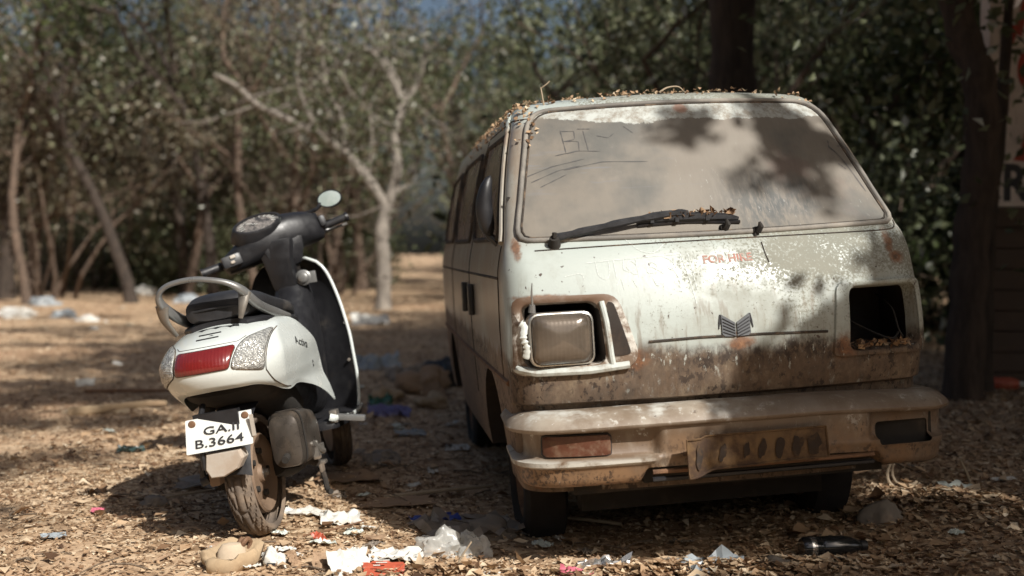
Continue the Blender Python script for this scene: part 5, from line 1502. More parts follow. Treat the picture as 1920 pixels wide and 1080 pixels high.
MB().tube(smooth_path([(.128, .955, 1.120), (.140, .952, 1.158), (.170, .950, 1.168), (.190, .958, 1.190)], 5), [.009, .008, .008, .007] * 4, 8).tube([(.100, .952, 1.158), (.165, .950, 1.166)], .006, 6).build('mirror_stem', MT['black'], sct)
mM = Matrix.Translation((.232, .952, 1.203)) @ Matrix.Rotation(R(-8), 4, 'Z') @ Matrix.Rotation(R(-20), 4, 'X') @ Matrix.Rotation(R(4), 4, 'Y')
def mring(rx, rz, y): return [(rx * math.cos(2 * PI * k_ / 32), y, rz * math.sin(2 * PI * k_ / 32)) for k_ in range(32)]
mir = MB().loft([mring(.02, .012, .035), mring(.045, .03, .026), mring(.056, .040, .008), mring(.058, .0415, -.002), mring(.053, .037, -.002), mring(.052, .036, .001)], True, True).xf(mM).build('mirror_housing', MT['black'], sct)
MB().loft([mring(.0525, .0365, -.0005), mring(.03, .02, -.0016), mring(.002, .0015, -.002)], True, True).xf(mM).build('mirror_glass', MT['mirror'], mir)
text_mesh('R', .36, MT['walldark'], lambda u, v_: V(.195 + u, .0075, 1.447 - 0 + v_), 'painted_letter', wl, .85, .012)

# ------------------------------------------------------------------ shade trees outside the frame, towards the sun: their leaves dapple the scene
Ls = SUN_DIR
sr = random.Random(3)
MV = Matrix.Translation(van.location) @ van.rotation_euler.to_matrix().to_4x4()
MS = Matrix.Translation(sct.location) @ sct.rotation_euler.to_matrix().to_4x4()
litpts = []; face = []
def lit(p, r): litpts.append((Vector(p), r))
for y in (-.3, 0, .3, .6, .9, 1.2):
    for z in (.1, .35, .6, .85): lit(MS @ V(0, y, z), .24)
for x in (-.3, 0, .25): lit(MS @ V(x, .92, 1.08), .2)
for i in range(12):
    for j in range(14):
        x = -.70 + 1.40 * i / 11; z = .30 + 1.28 * j / 13
        shade = x > -.05 + (z - .45) * 1.45 and z < .86
        if z > 1.08:
            if (x - .05) ** 2 + ((z - 1.42) * 1.4) ** 2 < .020: shade = True
            if x > .24 and z > 1.27: shade = True
            if x > .12 and z < 1.30 and x < .5: shade = None
        if z >= .86 and z <= 1.08 and x > .52: shade = None
        if shade is False: lit(MV @ V(x, f_y(min(z, 1.53)), z), .05)
        face.append((MV @ V(x, f_y(min(z, 1.53)), z), .06))
for x, y, r in ((-1.2, 3.6, .3), (-.6, 3.6, .3), (-.5, 4.1, .15), (0, 3.45, .2), (.5, 3.42, .12), (-1.5, 4.0, .2), (1.62, 4.25, .10), (1.78, 4.13, .08), (1.5, 4.36, .07)): lit((x, y, .02), r)
lit((2.88, 7.1, 2.75), .12); lit((-2.16, 18.6, 1.6), .4); lit((-2.8, 18.6, 2.7), .4)
def is_free(c, r, also=()):
    for p, q in (litpts + list(also)):
        d = c - p; t = d.dot(Ls)
        if t > 0 and (d - Ls * t).length < q + r: return False
    return True
def hidden(c, r): return c.y < -.3 - r or abs(c.x) > .48 * c.y + 1.0 + r or c.z > 1.25 + .26 * c.y + r
clumps = []
def shade_at(p, r, t0, t1, tries=3, gate=1.0):
    if sr.random() > gate: return
    for _ in range(tries):
        c = Vector(p) + Ls * sr.uniform(t0, t1) + V(sr.gauss(0, .04), sr.gauss(0, .04), sr.gauss(0, .04))
        if is_free(c, r * .9) and hidden(c, r + .2) and c.z > 2.2: clumps.append((c, r)); return
# on the van: lower right of the face, bumper, patches on the windscreen
for i in range(17):
    for j in range(20):
        x = -.1 + .86 * i / 16; z = .28 + .60 * j / 19
        if x > -.05 + (z - .45) * 1.45: shade_at(MV @ V(x, f_y(z), z), .10, 3.2, 5.5); shade_at(MV @ V(x, f_y(z), z), .12, 4.5, 6.5)
for (cx, cz, rx, rz, g) in ((.04, 1.425, .13, .07, 1.0), (.32, 1.415, .11, .05, .8), (.40, 1.34, .08, .05, .45), (.55, 1.33, .04, .07, .5), (.30, 1.2, .2, .08, .25), (.60, .93, .08, .06, .5), (.38, .88, .2, .03, .4)):
    for _ in range(16):
        a = sr.random() * 6.28; q = sr.random() ** .5; x, z = cx + rx * q * math.cos(a), cz + rz * q * math.sin(a)
        shade_at(MV @ V(x, f_y(z), z), .075, 4.5, 7.5, gate=g)
# right-hand ground, trees and wall
for i in range(34):
    for j in range(26): shade_at((1.0 + .17 * i, 3.0 + .28 * j, .1), .19, 4.5, 8.5, 6); shade_at((1.08 + .17 * i, 3.14 + .28 * j, .1), .22, 6, 10, 6)
for i in range(20):
    for j in range(9):
        shade_at((1.9 + .4 * i, 8.2, .4 + .45 * j), .34, 6, 10)
        shade_at((1.0 + .5 * i, 13.5, .6 + .5 * j), .38, 10, 14, gate=.85)
for z in range(14):
    for dx in (-.12, .05, .3, .55): shade_at((2.95 + dx, 7.1, .1 + .17 * z), .22, 5, 9)
# the roof of leaves over the right-hand side
for _ in range(420):
    c = V(sr.uniform(1.2, 7), sr.uniform(-1.5, 7.5), sr.uniform(4.6, 8))
    if is_free(c, .95) and hidden(c, 1.6): clumps.append((c, .42))
# dapples on the clearing
for (cx, cy, rx, ry) in ((-5.28, 13.47, 1.60, 1.0), (-3.86, 9.79, 1.06, .8), (-2.97, 7.33, .52, .18), (-2.17, 4.98, .36, .30), (-1.85, 4.18, .12, .12), (-1.03, 10.15, .54, .8), (-2.10, 20.69, 1.03, 1.0), (-1.53, 15.09, .73, .5),
                         (-2.25, 6.52, .3, .16), (-6.83, 16.41, 1.07, .5), (-2.64, 6.32, .4, .1), (-1.9, 8.4, .6, .3), (-4.8, 11.6, .9, .3), (-3.2, 5.9, .5, .3), (-2.9, 12.2, .9, .5), (-4.0, 17.5, 1.6, .8), (-3.6, 8.2, .5, .35), (-1.5, 12.2, .9, .5), (-5.6, 9.3, .8, .5), (-1.7, 6.2, .25, .12), (-3.4, 14.5, .9, .4)):
    for _ in range(int(9 + 24 * rx * ry)):
        a = sr.random() * 6.28; q = sr.random() ** .5
        shade_at((cx + rx * q * math.cos(a), cy + ry * q * math.sin(a), 0), .17, 9 + cy * .25, 11 + cy * .35, gate=.9)
# the wood goes on round the camera: it closes off the low sky behind and beside it
for i in range(30):
    a = R(-165 + 150 * i / 29 + sr.uniform(-3, 3)); d = sr.uniform(9.5, 15)
    x, y = d * math.cos(a), d * math.sin(a)
    sunside = math.cos(a - math.atan2(SUN_DIR.y, SUN_DIR.x)) > .62
    key = sr.choice(['green1', 'olive1', 'olive2', 'green2'])
    if sunside: put_tree(sr.choice(['green', 'olive']), x, y, 1.3, sr.uniform(0, 6.28), 'shrub', 'bushy shrub of the wood round the clearing, outside the frame', 'shrubs outside the frame', ('stems', 'foliage'), bush)
    else: put_tree(key, x, y, sr.uniform(.8, 1.0), sr.uniform(0, 6.28), 'forest_tree', 'tree of the wood round the clearing, outside the frame', 'trees outside the frame')
for i in range(36):
    a = R(-172 + 164 * i / 35); d = sr.uniform(4.6, 7.0)
    put_tree(sr.choice(['green', 'olive']), d * math.cos(a), d * math.sin(a), sr.uniform(.8, 1.05), sr.uniform(0, 6.28), 'shrub', 'bushy shrub of the wood round the clearing, outside the frame', 'shrubs outside the frame', ('stems', 'foliage'), bush)
for i in range(20):
    a = R(-178 + 175 * i / 19 + sr.uniform(-3, 3)); d = sr.uniform(6.8, 9.2); x, y = d * math.cos(a), d * math.sin(a)
    if math.cos(a - math.atan2(SUN_DIR.y, SUN_DIR.x)) > .35: continue
    put_tree(sr.choice(['green1', 'olive1', 'green2']), x, y, sr.uniform(1.0, 1.2), sr.uniform(0, 6.28), 'forest_tree', 'tree of the wood round the clearing, outside the frame', 'trees outside the frame')
for i in range(12):
    x, y = 9.0 + sr.uniform(0, 4), 1.5 + 1.1 * i
    if abs(x) < .5 * y + 2.2: x = .5 * y + 3
    put_tree(sr.choice(['green1', 'green2', 'olive1']), x, y, sr.uniform(.8, 1.0), sr.uniform(0, 6.28), 'forest_tree', 'tree of the wood round the clearing, outside the frame', 'trees outside the frame')
trunks = [V(6.4, -3.2, 0), V(4.6, -6.0, 0), V(9.5, 1.5, 0), V(7.5, -9.5, 0), V(12.5, -3.5, 0)]
sets = [[] for _ in trunks]
for c, r in clumps:
    i = min(range(len(trunks)), key=lambda q: (V(c.x, c.y, 0) - trunks[q]).length); sets[i].append((c, r))
where = ['beside the road on the right, over the camera', 'close behind the camera', 'right of the frame beside the wall', 'far behind the camera', 'furthest right of the frame']
for tr, cs, wh in zip(trunks, sets, where):
    if not cs: continue
    t = thing('shade_tree', 'tall leafy shade tree standing ' + wh, 'tree', (tr.x, tr.y, gz(tr.x, tr.y)))
    cen = sum((c for c, r in cs), V(0, 0, 0)) / len(cs); top = V(0, 0, max(3.0, cen.z * .62))
    mb = MB().tube(smooth_path([V(0, 0, -.2), V(.05, .1, 1.2), V(-.05, .0, 2.2), top], 5), [.30 - .009 * i for i in range(16)], 12, caps=False)
    for c, r in cs[::max(1, len(cs) // 40)]:
        e = c - tr; m_ = top.lerp(e, .5) + V(0, 0, .4)
        pts = smooth_path([top, m_, e], 5)
        if all(is_free(q + tr, .03, face) for q in pts): mb.tube(pts, [.055 - .004 * i for i in range(len(pts))], 5, caps=False)
    mb.build('trunk', MT['bark_mid'], t, ang=180)
    P_ = []; SZ = []
    for c, r in cs:
        n_ = int(16 + 620 * r * r); u = npr.normal(size=(n_, 3)) * r * .62
        P_.append(u + np.array(tuple(c - tr))); SZ.append(np.full(n_, min(.15, .05 + r * .35)))
    P_ = np.concatenate(P_); SZ = np.concatenate(SZ)
    link('crown', leaf_mesh('crown', P_, None, SZ, np.clip(.5 + npr.normal(size=len(P_)) * .18, 0, .93), MT['greenleaf'], .6, .3, two=True), t)
# ------------------------------------------------------------------ leaves and twigs on the van
ln = []; lp = []
for _ in range(430):
    x = npr.uniform(-.56, .53); y = .60 + abs(npr.normal()) * .40
    if x > .2 and npr.random() < .55: continue
    h, n_ = surf.hit(x, y, 'Z', 5)
    if h is None or n_.z < .3: continue
    lp.append(tuple(h + n_ * (.003 + .014 * npr.random() ** 2))); ln.append(tuple(n_))
for _ in range(240):
    y = npr.uniform(.5, 2.2); h, n_ = surf.hit(npr.uniform(-.575, -.50), y, 'Z', 5)
    if h is None: continue
    lp.append(tuple(h + n_ * (.004 + .012 * npr.random()))); ln.append(tuple(n_))
me = leaf_mesh('roof_leaves', lp, ln, np.full(len(lp), .020), np.clip(.40 + npr.normal(size=len(lp)) * .2, 0, 1), MT['litter'], .65, .6, .5)
o = tag(link('leaf_litter', me), kind='stuff'); o.location = van.location; o.rotation_euler = van.rotation_euler
lp = []
for _ in range(90):
    lp.append(tuple(wpt(npr.uniform(-.215, .075), 1.106 + npr.normal() * .004, .020 + .016 * npr.random())))
me = leaf_mesh('wiper_leaves', lp, None, np.full(len(lp), .026), np.clip(.20 + npr.normal(size=len(lp)) * .13, 0, 1), MT['litter'], .7, .8)
o = tag(link('leaf_litter', me), kind='stuff'); o.location = van.location; o.rotation_euler = van.rotation_euler
lp = [(npr.uniform(.41, .62), npr.uniform(.06, .16), .668 + .018 * npr.random()) for _ in range(60)]
me = leaf_mesh('socket_leaves', lp, np.tile([0, 0, 1.0], (60, 1)), np.full(60, .028), npr.random(60) * .6, MT['litter'], .6, .6, .5)
o = tag(link('leaf_litter', me), kind='stuff'); o.location = van.location; o.rotation_euler = van.rotation_euler
def twig(name, label, M_, pts, r):
    mb = MB(); 
    for p_, q_ in pts: mb.tube(smooth_path(p_, 5), [q_ * (1 - .04 * i) for i in range(5 * (len(p_) - 1) + 1)], 6)
    o = mb.build(name, MT['twig']); o.matrix_world = M_; tag(o, label, 'twig'); return o
MT['twig'] = simple('pale_dry_twig', (.33, .26, .18), .8, var=.3, sc=30)
h = surf.hit(-.455, .66, 'Z', 5)[0]
twig('twig', 'small forked twig standing up on the left of the van roof', MV, [([h, h + V(-.004, 0, .035), h + V(-.006, .01, .064)], .0035), ([h + V(-.006, .01, .060), h + V(.012, .0, .072), h + V(.026, 0, .084)], .0028)], 0)
h = surf.hit(.02, .66, 'Z', 5)[0]
twig('twig', 'curved twig arching among the leaves on the middle of the van roof', MV, [([h + V(-.05, 0, .006), h + V(-.02, 0, .022), h + V(.02, 0, .024), h + V(.04, 0, .006)], .004)], 0)

# ------------------------------------------------------------------ rubbish on the ground
def crumple(w_, d_, amp, seed, n=12, fold=0.0, fq=9.0):
    mb = MB(); vs = []; fs = []
    for i in range(n + 1):
        for j in range(n + 1):
            u, v_ = -1 + 2 * i / n, -1 + 2 * j / n
            p = V(u * w_ / 2, v_ * d_ / 2, 0)
            q = noise.noise_vector((u * fq * .25 + seed, v_ * fq * .25, seed * 1.7)); q2 = noise.noise((u * fq * .6 + seed, v_ * fq * .6, 4.2))
            vs.append(p + V(q.x * w_ * .10, q.y * d_ * .10, abs(q.z) * amp + q2 * amp * .14 + fold * abs(u)))
    for i in range(n):
        for j in range(n): fs.append((i * (n + 1) + j, (i + 1) * (n + 1) + j, (i + 1) * (n + 1) + j + 1, i * (n + 1) + j + 1))
    return mb.add(vs, fs)
def drop(o, x, y, rz=0.0, dz=.008, tilt=(0, 0)):
    o.location = (x, y, gz(x, y) + dz); o.rotation_euler = (tilt[0], tilt[1], rz); return o
def sheet(name, label, cat, x, y, w_, d_, mat, amp=.02, rz=0.0, seed=1, tilt=(0, 0), dz=.012, th=.0015, n=12, fold=0.0, fq=9.0):
    o = crumple(w_, d_, amp, seed, n, fold, fq).build(name, mat, None, ang=35, solid=th)
    tag(o, label, cat); return drop(o, x, y, rz, dz, tilt)
def baggy(name, label, cat, x, y, r, mat, seed, flat=.6, amp=.5, rz=0):
    bm = bmesh.new(); bmesh.ops.create_icosphere(bm, subdivisions=4, radius=1)
    for v_ in bm.verts:
        p = v_.co; a = 1 + amp * noise.noise((p.x * 1.4 + seed, p.y * 1.4, p.z * 1.4)) + amp * .5 * abs(noise.noise((p.x * 4 + seed, p.y * 4, p.z * 4))) - amp * .35 * abs(noise.noise((p.x * 7, p.y * 7 + seed, p.z * 7)))
        v_.co = V(p.x * a * r[0], p.y * a * r[1], max(-.25 * r[2], p.z * a * r[2]))
    me = bpy.data.meshes.new(name); bm.to_mesh(me); bm.free(); me.materials.append(mat)
    me.polygons.foreach_set('use_smooth', [True] * len(me.polygons)); me.set_sharp_from_angle(angle=R(55))
    o = link(name, me); tag(o, label, cat); return drop(o, x, y, rz, .2 * r[2])
def stone(name, label, x, y, r, mat, seed):
    return baggy(name, label, 'stone', x, y, r, mat, seed, amp=.35)
MT['bagfilm'] = film_mat('clear_plastic_film', (.82, .82, .78), .55)
MT['bagdull'] = film_mat('dusty_plastic_film', (.42, .36, .30), .7, .4)
MT['bagblue'] = simple('pale_blue_plastic', (.27, .30, .32), .4, var=.2, sc=8, dust=(.4, .34, .27), dustamt=.3)
MT['blue'] = simple('deep_blue_plastic', (.035, .06, .26), .35, var=.3, sc=10, dust=(.2, .18, .2), dustamt=.2)
MT['violet'] = simple('violet_plastic', (.13, .12, .26), .4, var=.3, sc=10, dust=(.3, .26, .24), dustamt=.3)
MT['paper'] = simple('dirty_white_paper', (.54, .53, .49), .8, var=.08, sc=6, dust=(.40, .33, .25), dustamt=.35)
MT['brownpaper'] = simple('brown_cardboard', (.30, .20, .125), .85, var=.2, sc=8, dust=(.18, .12, .08), dustamt=.4)
MT['palewood'] = simple('pale_broken_board', (.47, .38, .27), .8, var=.2, sc=6, dust=(.3, .22, .15), dustamt=.4, bump=.3)
MT['husk'] = simple('dry_coconut_husk', (.36, .265, .165), .9, var=.45, sc=12, dust=(.22, .14, .08), dustamt=.35, bump=.5)
MT['huskin'] = simple('inner_husk', (.46, .37, .27), .8, var=.15, sc=12, dust=(.30, .18, .1), dustamt=.4, bump=.4)
MT['redcard'] = simple('orange_red_packet', (.40, .085, .045), .5, var=.2, sc=7, dust=(.5, .3, .2), dustamt=.25)
MT['pink'] = simple('pink_foil', (.58, .15, .21), .35, var=.2, sc=10, dust=(.5, .35, .3), dustamt=.25)
MT['foil'] = simple('crumpled_foil', (.62, .60, .58), .22, .85, var=.25, sc=10, dust=(.35, .27, .2), dustamt=.25)
MT['stone'] = simple('grey_stone', (.19, .165, .14), .9, var=.3, sc=9, dust=(.28, .21, .15), dustamt=.4, bump=.4)
MT['bottle'] = simple('dark_bottle_plastic', (.020, .021, .022), .12, var=.2, sc=6, bump=0, coat=.8)
MT['green'] = simple('green_glass', (.03, .10, .06), .2, var=.2, sc=6, dust=(.2, .2, .14), dustamt=.3)
MT['tealdark'] = simple('dark_teal_plastic', (.03, .055, .05), .4, var=.3, sc=8)
MT['tealstuff'] = simple('greenish_white_plastic', (.50, .54, .49), .5, var=.15, sc=7, dust=(.3, .26, .2), dustamt=.3)

baggy('plastic_bag', 'crumpled clear plastic bag at the front, between scooter and van', 'plastic bag', -.235, 3.68, (.070, .045, .062), MT['bagfilm'], 3.3, amp=.75)
baggy('plastic_bag', 'clear plastic bag with a knotted top lying against the crumpled one', 'plastic bag', -.130, 3.70, (.060, .05, .058), MT['bagfilm'], 9.1, amp=.7)
sheet('plastic_film', 'large dusty transparent film lying in the shade by the van wheel', 'plastic sheet', -.16, 3.98, .36, .32, MT['bagdull'], .09, .4, 5)
sheet('wrapper', 'deep blue wrapper in the shade behind the clear plastic bag', 'wrapper', -.29, 4.10, .17, .09, MT['blue'], .03, .5, 7)
# cut coconut husk
hk = thing('coconut_husk', 'cut open pale coconut husk at the bottom edge, in front of the scooter', 'coconut husk', (-.885, 3.44, gz(-.885, 3.44)))
hk.rotation_euler = (0, 0, .3)
mb = MB(); rr = []
for q, (a, h) in enumerate(((.02, -.005), (.060, -.002), (.088, .022), (.094, .050), (.084, .062), (.070, .056), (.050, .040), (.02, .034), (.003, .034))):
    rr.append([((a * (1 + .10 * math.sin(3 * t + 1) + .05 * math.sin(7 * t))) * math.cos(t), a * .62 * math.sin(t) * (1 + .08 * math.sin(2 * t)), h + .020 * math.sin(t + .6) * (a / .09) + .006 * math.sin(5 * t) * (a > .05) + .010 * noise.noise((a * 60, t * 2.5, 1.1)) + .006 * noise.noise((math.cos(t) * 9, math.sin(t) * 9, a * 90))) for t in [2 * PI * i / 40 for i in range(40)]])
mb.loft(rr, True, True); mb.build('shell', MT['husk'], hk, ang=60)
MB().loft([[(a * math.cos(t) + .004, a * .6 * math.sin(t) + .003, h) for t in [2 * PI * i / 20 for i in range(20)]] for a, h in ((.046, .036), (.042, .062), (.030, .078), (.010, .082))], True, True).build('kernel', MT['huskin'], hk)
MB().tube(smooth_path([(.03, .01, .055), (.040, .0, .078), (.052, .01, .088), (.062, .02, .076), (.058, .02, .055)], 5), .0085, 8).tube(smooth_path([(.03, .03, .06), (.03, .035, .075), (.04, .04, .085)], 4), .007, 6).build('stalk', MT['rust'], hk)
# broken pale board lying in the sun at left
bd = thing('broken_board', 'broken pale board lying in the sunlit leaves left of the scooter', 'board', (-2.50, 6.80, gz(-2.5, 6.8)), (0, 0, .12))
MB().loft([[(-.26, -.08, .0), (.16, -.10, .0), (.10, .07, .0), (-.12, .10, .0)], [(-.25, -.075, .022), (.15, -.095, .028), (.09, .065, .03), (-.11, .095, .026)]], True, True).build('panel', MT['palewood'], bd, bevel=.005)
MB().tube(smooth_path([(-.20, -.13, .02), (0, -.10, .03), (.22, -.06, .05), (.36, -.03, .05)], 5), [.030 - .001 * i for i in range(16)], 8, flat=.6).build('splinter', MT['husk'], bd)
for nm, lb, ct, x, y, w_, d_, mt, amp, rz, sd, tl in (
    ('paper', 'long torn white paper in the sun strip right of the scooter wheel', 'paper', -.78, 4.12, .17, .07, 'paper', .03, -.2, 2, (0, 0)),
    ('paper', 'white crumpled paper on the edge of the van shadow', 'paper', -.63, 4.03, .14, .10, 'paper', .04, .3, 4, (.2, 0)),
    ('paper', 'pointed white paper sheet standing tilted at the bottom edge', 'paper', -.51, 3.45, .15, .12, 'paper', .025, .7, 6, (.75, .1)),
    ('paper', 'round crumpled white paper behind the orange packet', 'paper', -.38, 3.58, .17, .09, 'paper', .04, .1, 8, (.15, 0)),
    ('packet', 'orange red printed packet at the bottom edge', 'packet', -.405, 3.445, .13, .075, 'redcard', .012, .25, 9, (.35, .05)),
    ('cardboard_flap', 'brown bent cardboard flap left of the pointed paper', 'cardboard', -.585, 3.475, .10, .09, 'brownpaper', .02, .4, 10, (.55, .2)),
    ('cardboard_piece', 'small upright brown cardboard piece by the white cup', 'cardboard', -.700, 3.50, .055, .06, 'brownpaper', .02, 1.2, 11, (1.1, .2)),
    ('wrapper', 'shiny striped foil wrapper on the leaves below the van bumper', 'wrapper', .30, 3.47, .17, .08, 'foil', .05, .1, 12, (.25, 0)),
    ('wrapper', 'pink foil wrapper left of the shiny striped one', 'wrapper', .20, 3.41, .11, .06, 'pink', .03, -.2, 13, (.3, 0)),
    ('wrapper', 'brown paper scrap behind the shiny striped wrapper', 'wrapper', .285, 3.53, .10, .05, 'brownpaper', .03, .3, 14, (.4, 0)),
    ('foil_bag', 'grey crumpled foil bag half under leaves below the old number plate', 'wrapper', .63, 3.42, .20, .12, 'bagblue', .06, .2, 15, (.25, 0)),
    ('wrapper', 'small red wrapper between the scooter wheel and the paper', 'wrapper', -.66, 3.74, .05, .06, 'redcard', .03, .8, 16, (.4, .2)),
    ('paper', 'greenish white torn sheet on the shaded leaves at right', 'paper', 1.77, 4.34, .15, .05, 'tealstuff', .03, -.15, 17, (.3, 0)),
    ('paper', 'narrow white scrap on the shaded ground at far right', 'paper', 2.02, 4.50, .10, .03, 'paper', .01, .2, 18, (.2, 0)),
    ('plastic_sheet', 'flat dusty sheet lying in the shadow between the two vehicles', 'plastic sheet', -.72, 4.75, .26, .18, 'brownpaper', .03, .3, 19, (0, 0)),
    ('plastic_sheet', 'pale dusty sheet in the scooter shadow left of the wheel', 'plastic sheet', -1.27, 4.62, .28, .20, 'bagdull', .03, .2, 20, (0, 0)),
    ('cardboard_sheet', 'flat brown cardboard in the shadow behind the plastic film', 'cardboard', -.46, 4.36, .30, .16, 'brownpaper', .012, .25, 21, (0, 0)),
    ('wrapper', 'violet plastic bag in the shade beside the footrest of the scooter', 'plastic bag', -.75, 6.70, .26, .16, 'violet', .08, .1, 22, (.3, 0)),
    ('wrapper', 'grey flat wrapper on the sunny ground at the lower left corner', 'wrapper', -1.59, 3.80, .08, .05, 'bagblue', .01, .5, 23, (.1, 0)),
    ('wrapper', 'small pink wrapper at the left tip of the scooter shadow', 'wrapper', -1.57, 4.15, .05, .05, 'pink', .01, .1, 24, (.1, 0)),
    ('paper', 'small white paper on the leaves at far left', 'paper', -3.18, 8.20, .13, .12, 'paper', .05, .4, 25, (.4, 0)),
    ('plastic_sheet', 'pale blue crumpled plastic in the shade behind the scooter shield', 'plastic sheet', -1.16, 9.35, .42, .34, 'bagblue', .16, .2, 26, (.3, 0)),
    ('plastic_sheet', 'dusty grey plastic near the van side in the shade', 'plastic sheet', -.80, 8.6, .40, .34, 'bagdull', .14, .4, 27, (.2, 0)),
    ('paper', 'bright white rubbish lying in the clearing under the forked tree', 'paper', -1.92, 14.95, .50, .40, 'paper', .16, .1, 28, (.3, 0)),
    ('paper', 'small white scrap in the shadow under the van side', 'paper', -.28, 5.6, .12, .08, 'paper', .02, .1, 29, (.2, 0)),
    ('wrapper', 'green plastic scrap behind the violet bag', 'wrapper', -.86, 7.2, .16, .14, 'green', .06, .1, 30, (.3, 0)),
    ('paper', 'white scrap in the shade just behind the floor of the scooter', 'paper', -.55, 5.95, .16, .08, 'bagblue', .03, .3, 31, (.2, 0)),
    ('wrapper', 'dull flat wrapper leaning in the shade near the scooter stand', 'wrapper', -.62, 5.15, .18, .12, 'bagdull', .05, .1, 33, (.3, 0)),
    ('paper', 'thin pale paper strip beside the coconut husk', 'paper', -.82, 3.545, .11, .03, 'paper', .01, .35, 34, (.2, 0)),
    ('paper', 'flat white paper on the lower middle leaves under the van nose', 'paper', -.06, 3.41, .06, .05, 'paper', .01, .35, 35, (.2, 0)),
):
    sheet(nm, lb, ct, x, y, w_, d_, MT[mt], amp, rz, sd, tl)
# printing on the orange packet
pk = bpy.data.objects.get('packet')
mb = MB()
for i, (a, b, l) in enumerate(((-.03, .018, .05), (-.025, .006, .035), (-.035, -.008, .022))):
    mb.box((a + l / 2, b, .022), (l, .004, .001))
mb.build('print_line', MT['paper'], pk, smooth=False)
cup = baggy('paper', 'crushed white paper with small dark print, between husk and cardboard at the bottom edge', 'paper', -.755, 3.475, (.036, .03, .042), MT['paper'], 21.0, amp=.7)
MB().box((-.002, -.036, .004), (.026, .004, .012)).build('print_line', MT['ink'], cup, smooth=False)
for nm, lb, x, y, r, sd in (('stone', 'rounded grey stone in the shadow left of the scooter wheel', -1.40, 4.29, (.050, .04, .035), 2), ('stone', 'flat pale stone in the shade right of the scooter stand', -.62, 5.3, (.07, .05, .035), 5),
                        ('stone', 'large rounded stone beside the flat front tyre of the van', -.08, 3.93, (.085, .06, .060), 7), ('stone', 'angular grey slab on the shaded ground right of the van bumper', 1.31, 3.90, (.075, .05, .060), 11), ('stone', 'pale squarish stone among leaves at the lower right edge', .83, 3.43, (.06, .04, .03), 13)):
    stone(nm, lb, x, y, r, MT['stone'], sd)
# dark plastic bottle on its side
bt = thing('plastic_bottle', 'dark glossy plastic bottle lying on its side at the bottom right', 'bottle', (1.03, 3.50, gz(1.03, 3.5) + .035), (0, 0, R(8)))
MB().lathe([(0, -.11), (.028, -.11), (.034, -.10), (.034, -.05), (.031, -.045), (.034, -.04), (.034, .03), (.030, .055), (.016, .085), (.014, .09)], 'X', (0, 0, 0), 24).build('bottle_body', MT['bottle'], bt)
MB().lathe([(.0145, .088), (.0165, .089), (.0165, .108), (0, .108)], 'X', (0, 0, 0), 18).build('cap', MT['ink'], bt)
MB().lathe([(.0346, -.085), (.0349, -.084), (.0349, -.068), (.0346, -.067)], 'X', (0, 0, 0), 24).build('bottle_band', MT['foil'], bt)
rb = thing('plastic_bottle', 'red bottle with white neck lying at the foot of the painted wall', 'bottle', (3.42, 7.58, gz(3.42, 7.58) + .045), (0, 0, R(-20)))
MB().lathe([(0, -.12), (.04, -.12), (.045, -.10), (.045, .02), (.03, .06), (.02, .07)], 'X', (0, 0, 0), 18).build('bottle_body', MT['redcard'], rb)
MB().lathe([(.021, .07), (.021, .10), (0, .10)], 'X', (0, 0, 0), 14).build('bottle_neck', MT['paper'], rb)
# wire loops, plank and sticks under the right end of the bumper
wl_ = MB()
wl_.tube([(.08 * math.cos(a), .03 * math.sin(a), .065 + .075 * math.sin(a + .5)) for a in [R(100 + 12 * i) for i in range(17)]], .006, 6).tube([(.07 * math.cos(a) + .01, .04 * math.sin(a), .065 + .065 * math.sin(a + .4)) for a in [R(110 + 12 * i) for i in range(15)]], .005, 6)
tag(drop(wl_.build('wire_loop', MT['twig']), 1.60, 4.44), 'curled strip of bent wire in the lit leaves right of the bumper', 'wire')
pkx = MB().box((0, 0, .06), (.20, .05, .022), rot=Matrix.Rotation(R(-14), 3, 'Y')).build('plank_offcut', MT['brownpaper'], None, bevel=.004)
tag(drop(pkx, 1.50, 4.55, .1), 'short plank offcut leaning under the right end of the bumper', 'plank')
for lb, x, y, pts, r, mt in (
    ('white ended stick standing in the lit leaves at right', 1.83, 4.36, [(0, 0, 0), (-.02, .0, .06), (-.04, 0, .10), (-.05, 0, .125)], .006, 'twig'),
    ('stick lying in the scooter shadow', -1.30, 4.38, [(-.08, -.02, .01), (0, 0, .02), (.09, .05, .025)], .006, 'twig'),
    ('long stick in the shade between the vehicles', -.30, 4.52, [(-.25, -.06, .012), (0, 0, .03), (.22, .10, .03)], .010, 'twig'),
    ('stick lying in the dark under the front of the van', .22, 4.05, [(-.16, .06, .02), (0, 0, .03), (.18, -.05, .02)], .009, 'twig'),
    ('thin straw stalk leaning in front of the clear plastic bag', -.15, 3.52, [(-.03, 0, 0), (-.01, .0, .04), (.02, 0, .085)], .004, 'twig'),
    ('thin dark twig across the papers right of the scooter wheel', -.62, 3.80, [(-.10, -.03, .015), (0, 0, .03), (.10, .06, .045)], .004, 'rust'),
    ('fallen branch on the leaves at left', -2.55, 7.55, [(-.4, .05, .02), (0, 0, .03), (.5, -.06, .03)], .014, 'rust')):
    o = MB().tube(smooth_path(pts, 5), [r * (1 - .03 * i) for i in range(5 * (len(pts) - 1) + 1)], 6).build('stick', MT[mt])
    tag(drop(o, x, y, 0, .004), lb, 'stick')
tag(drop(crumple(.12, .06, .03, 44).build('wrapper', MT['tealdark'], None, ang=35, solid=.0015), -1.88, 5.42, .3, .012, (.2, 0)), 'dark teal scrap of plastic in the dapple left of the scooter', 'wrapper')
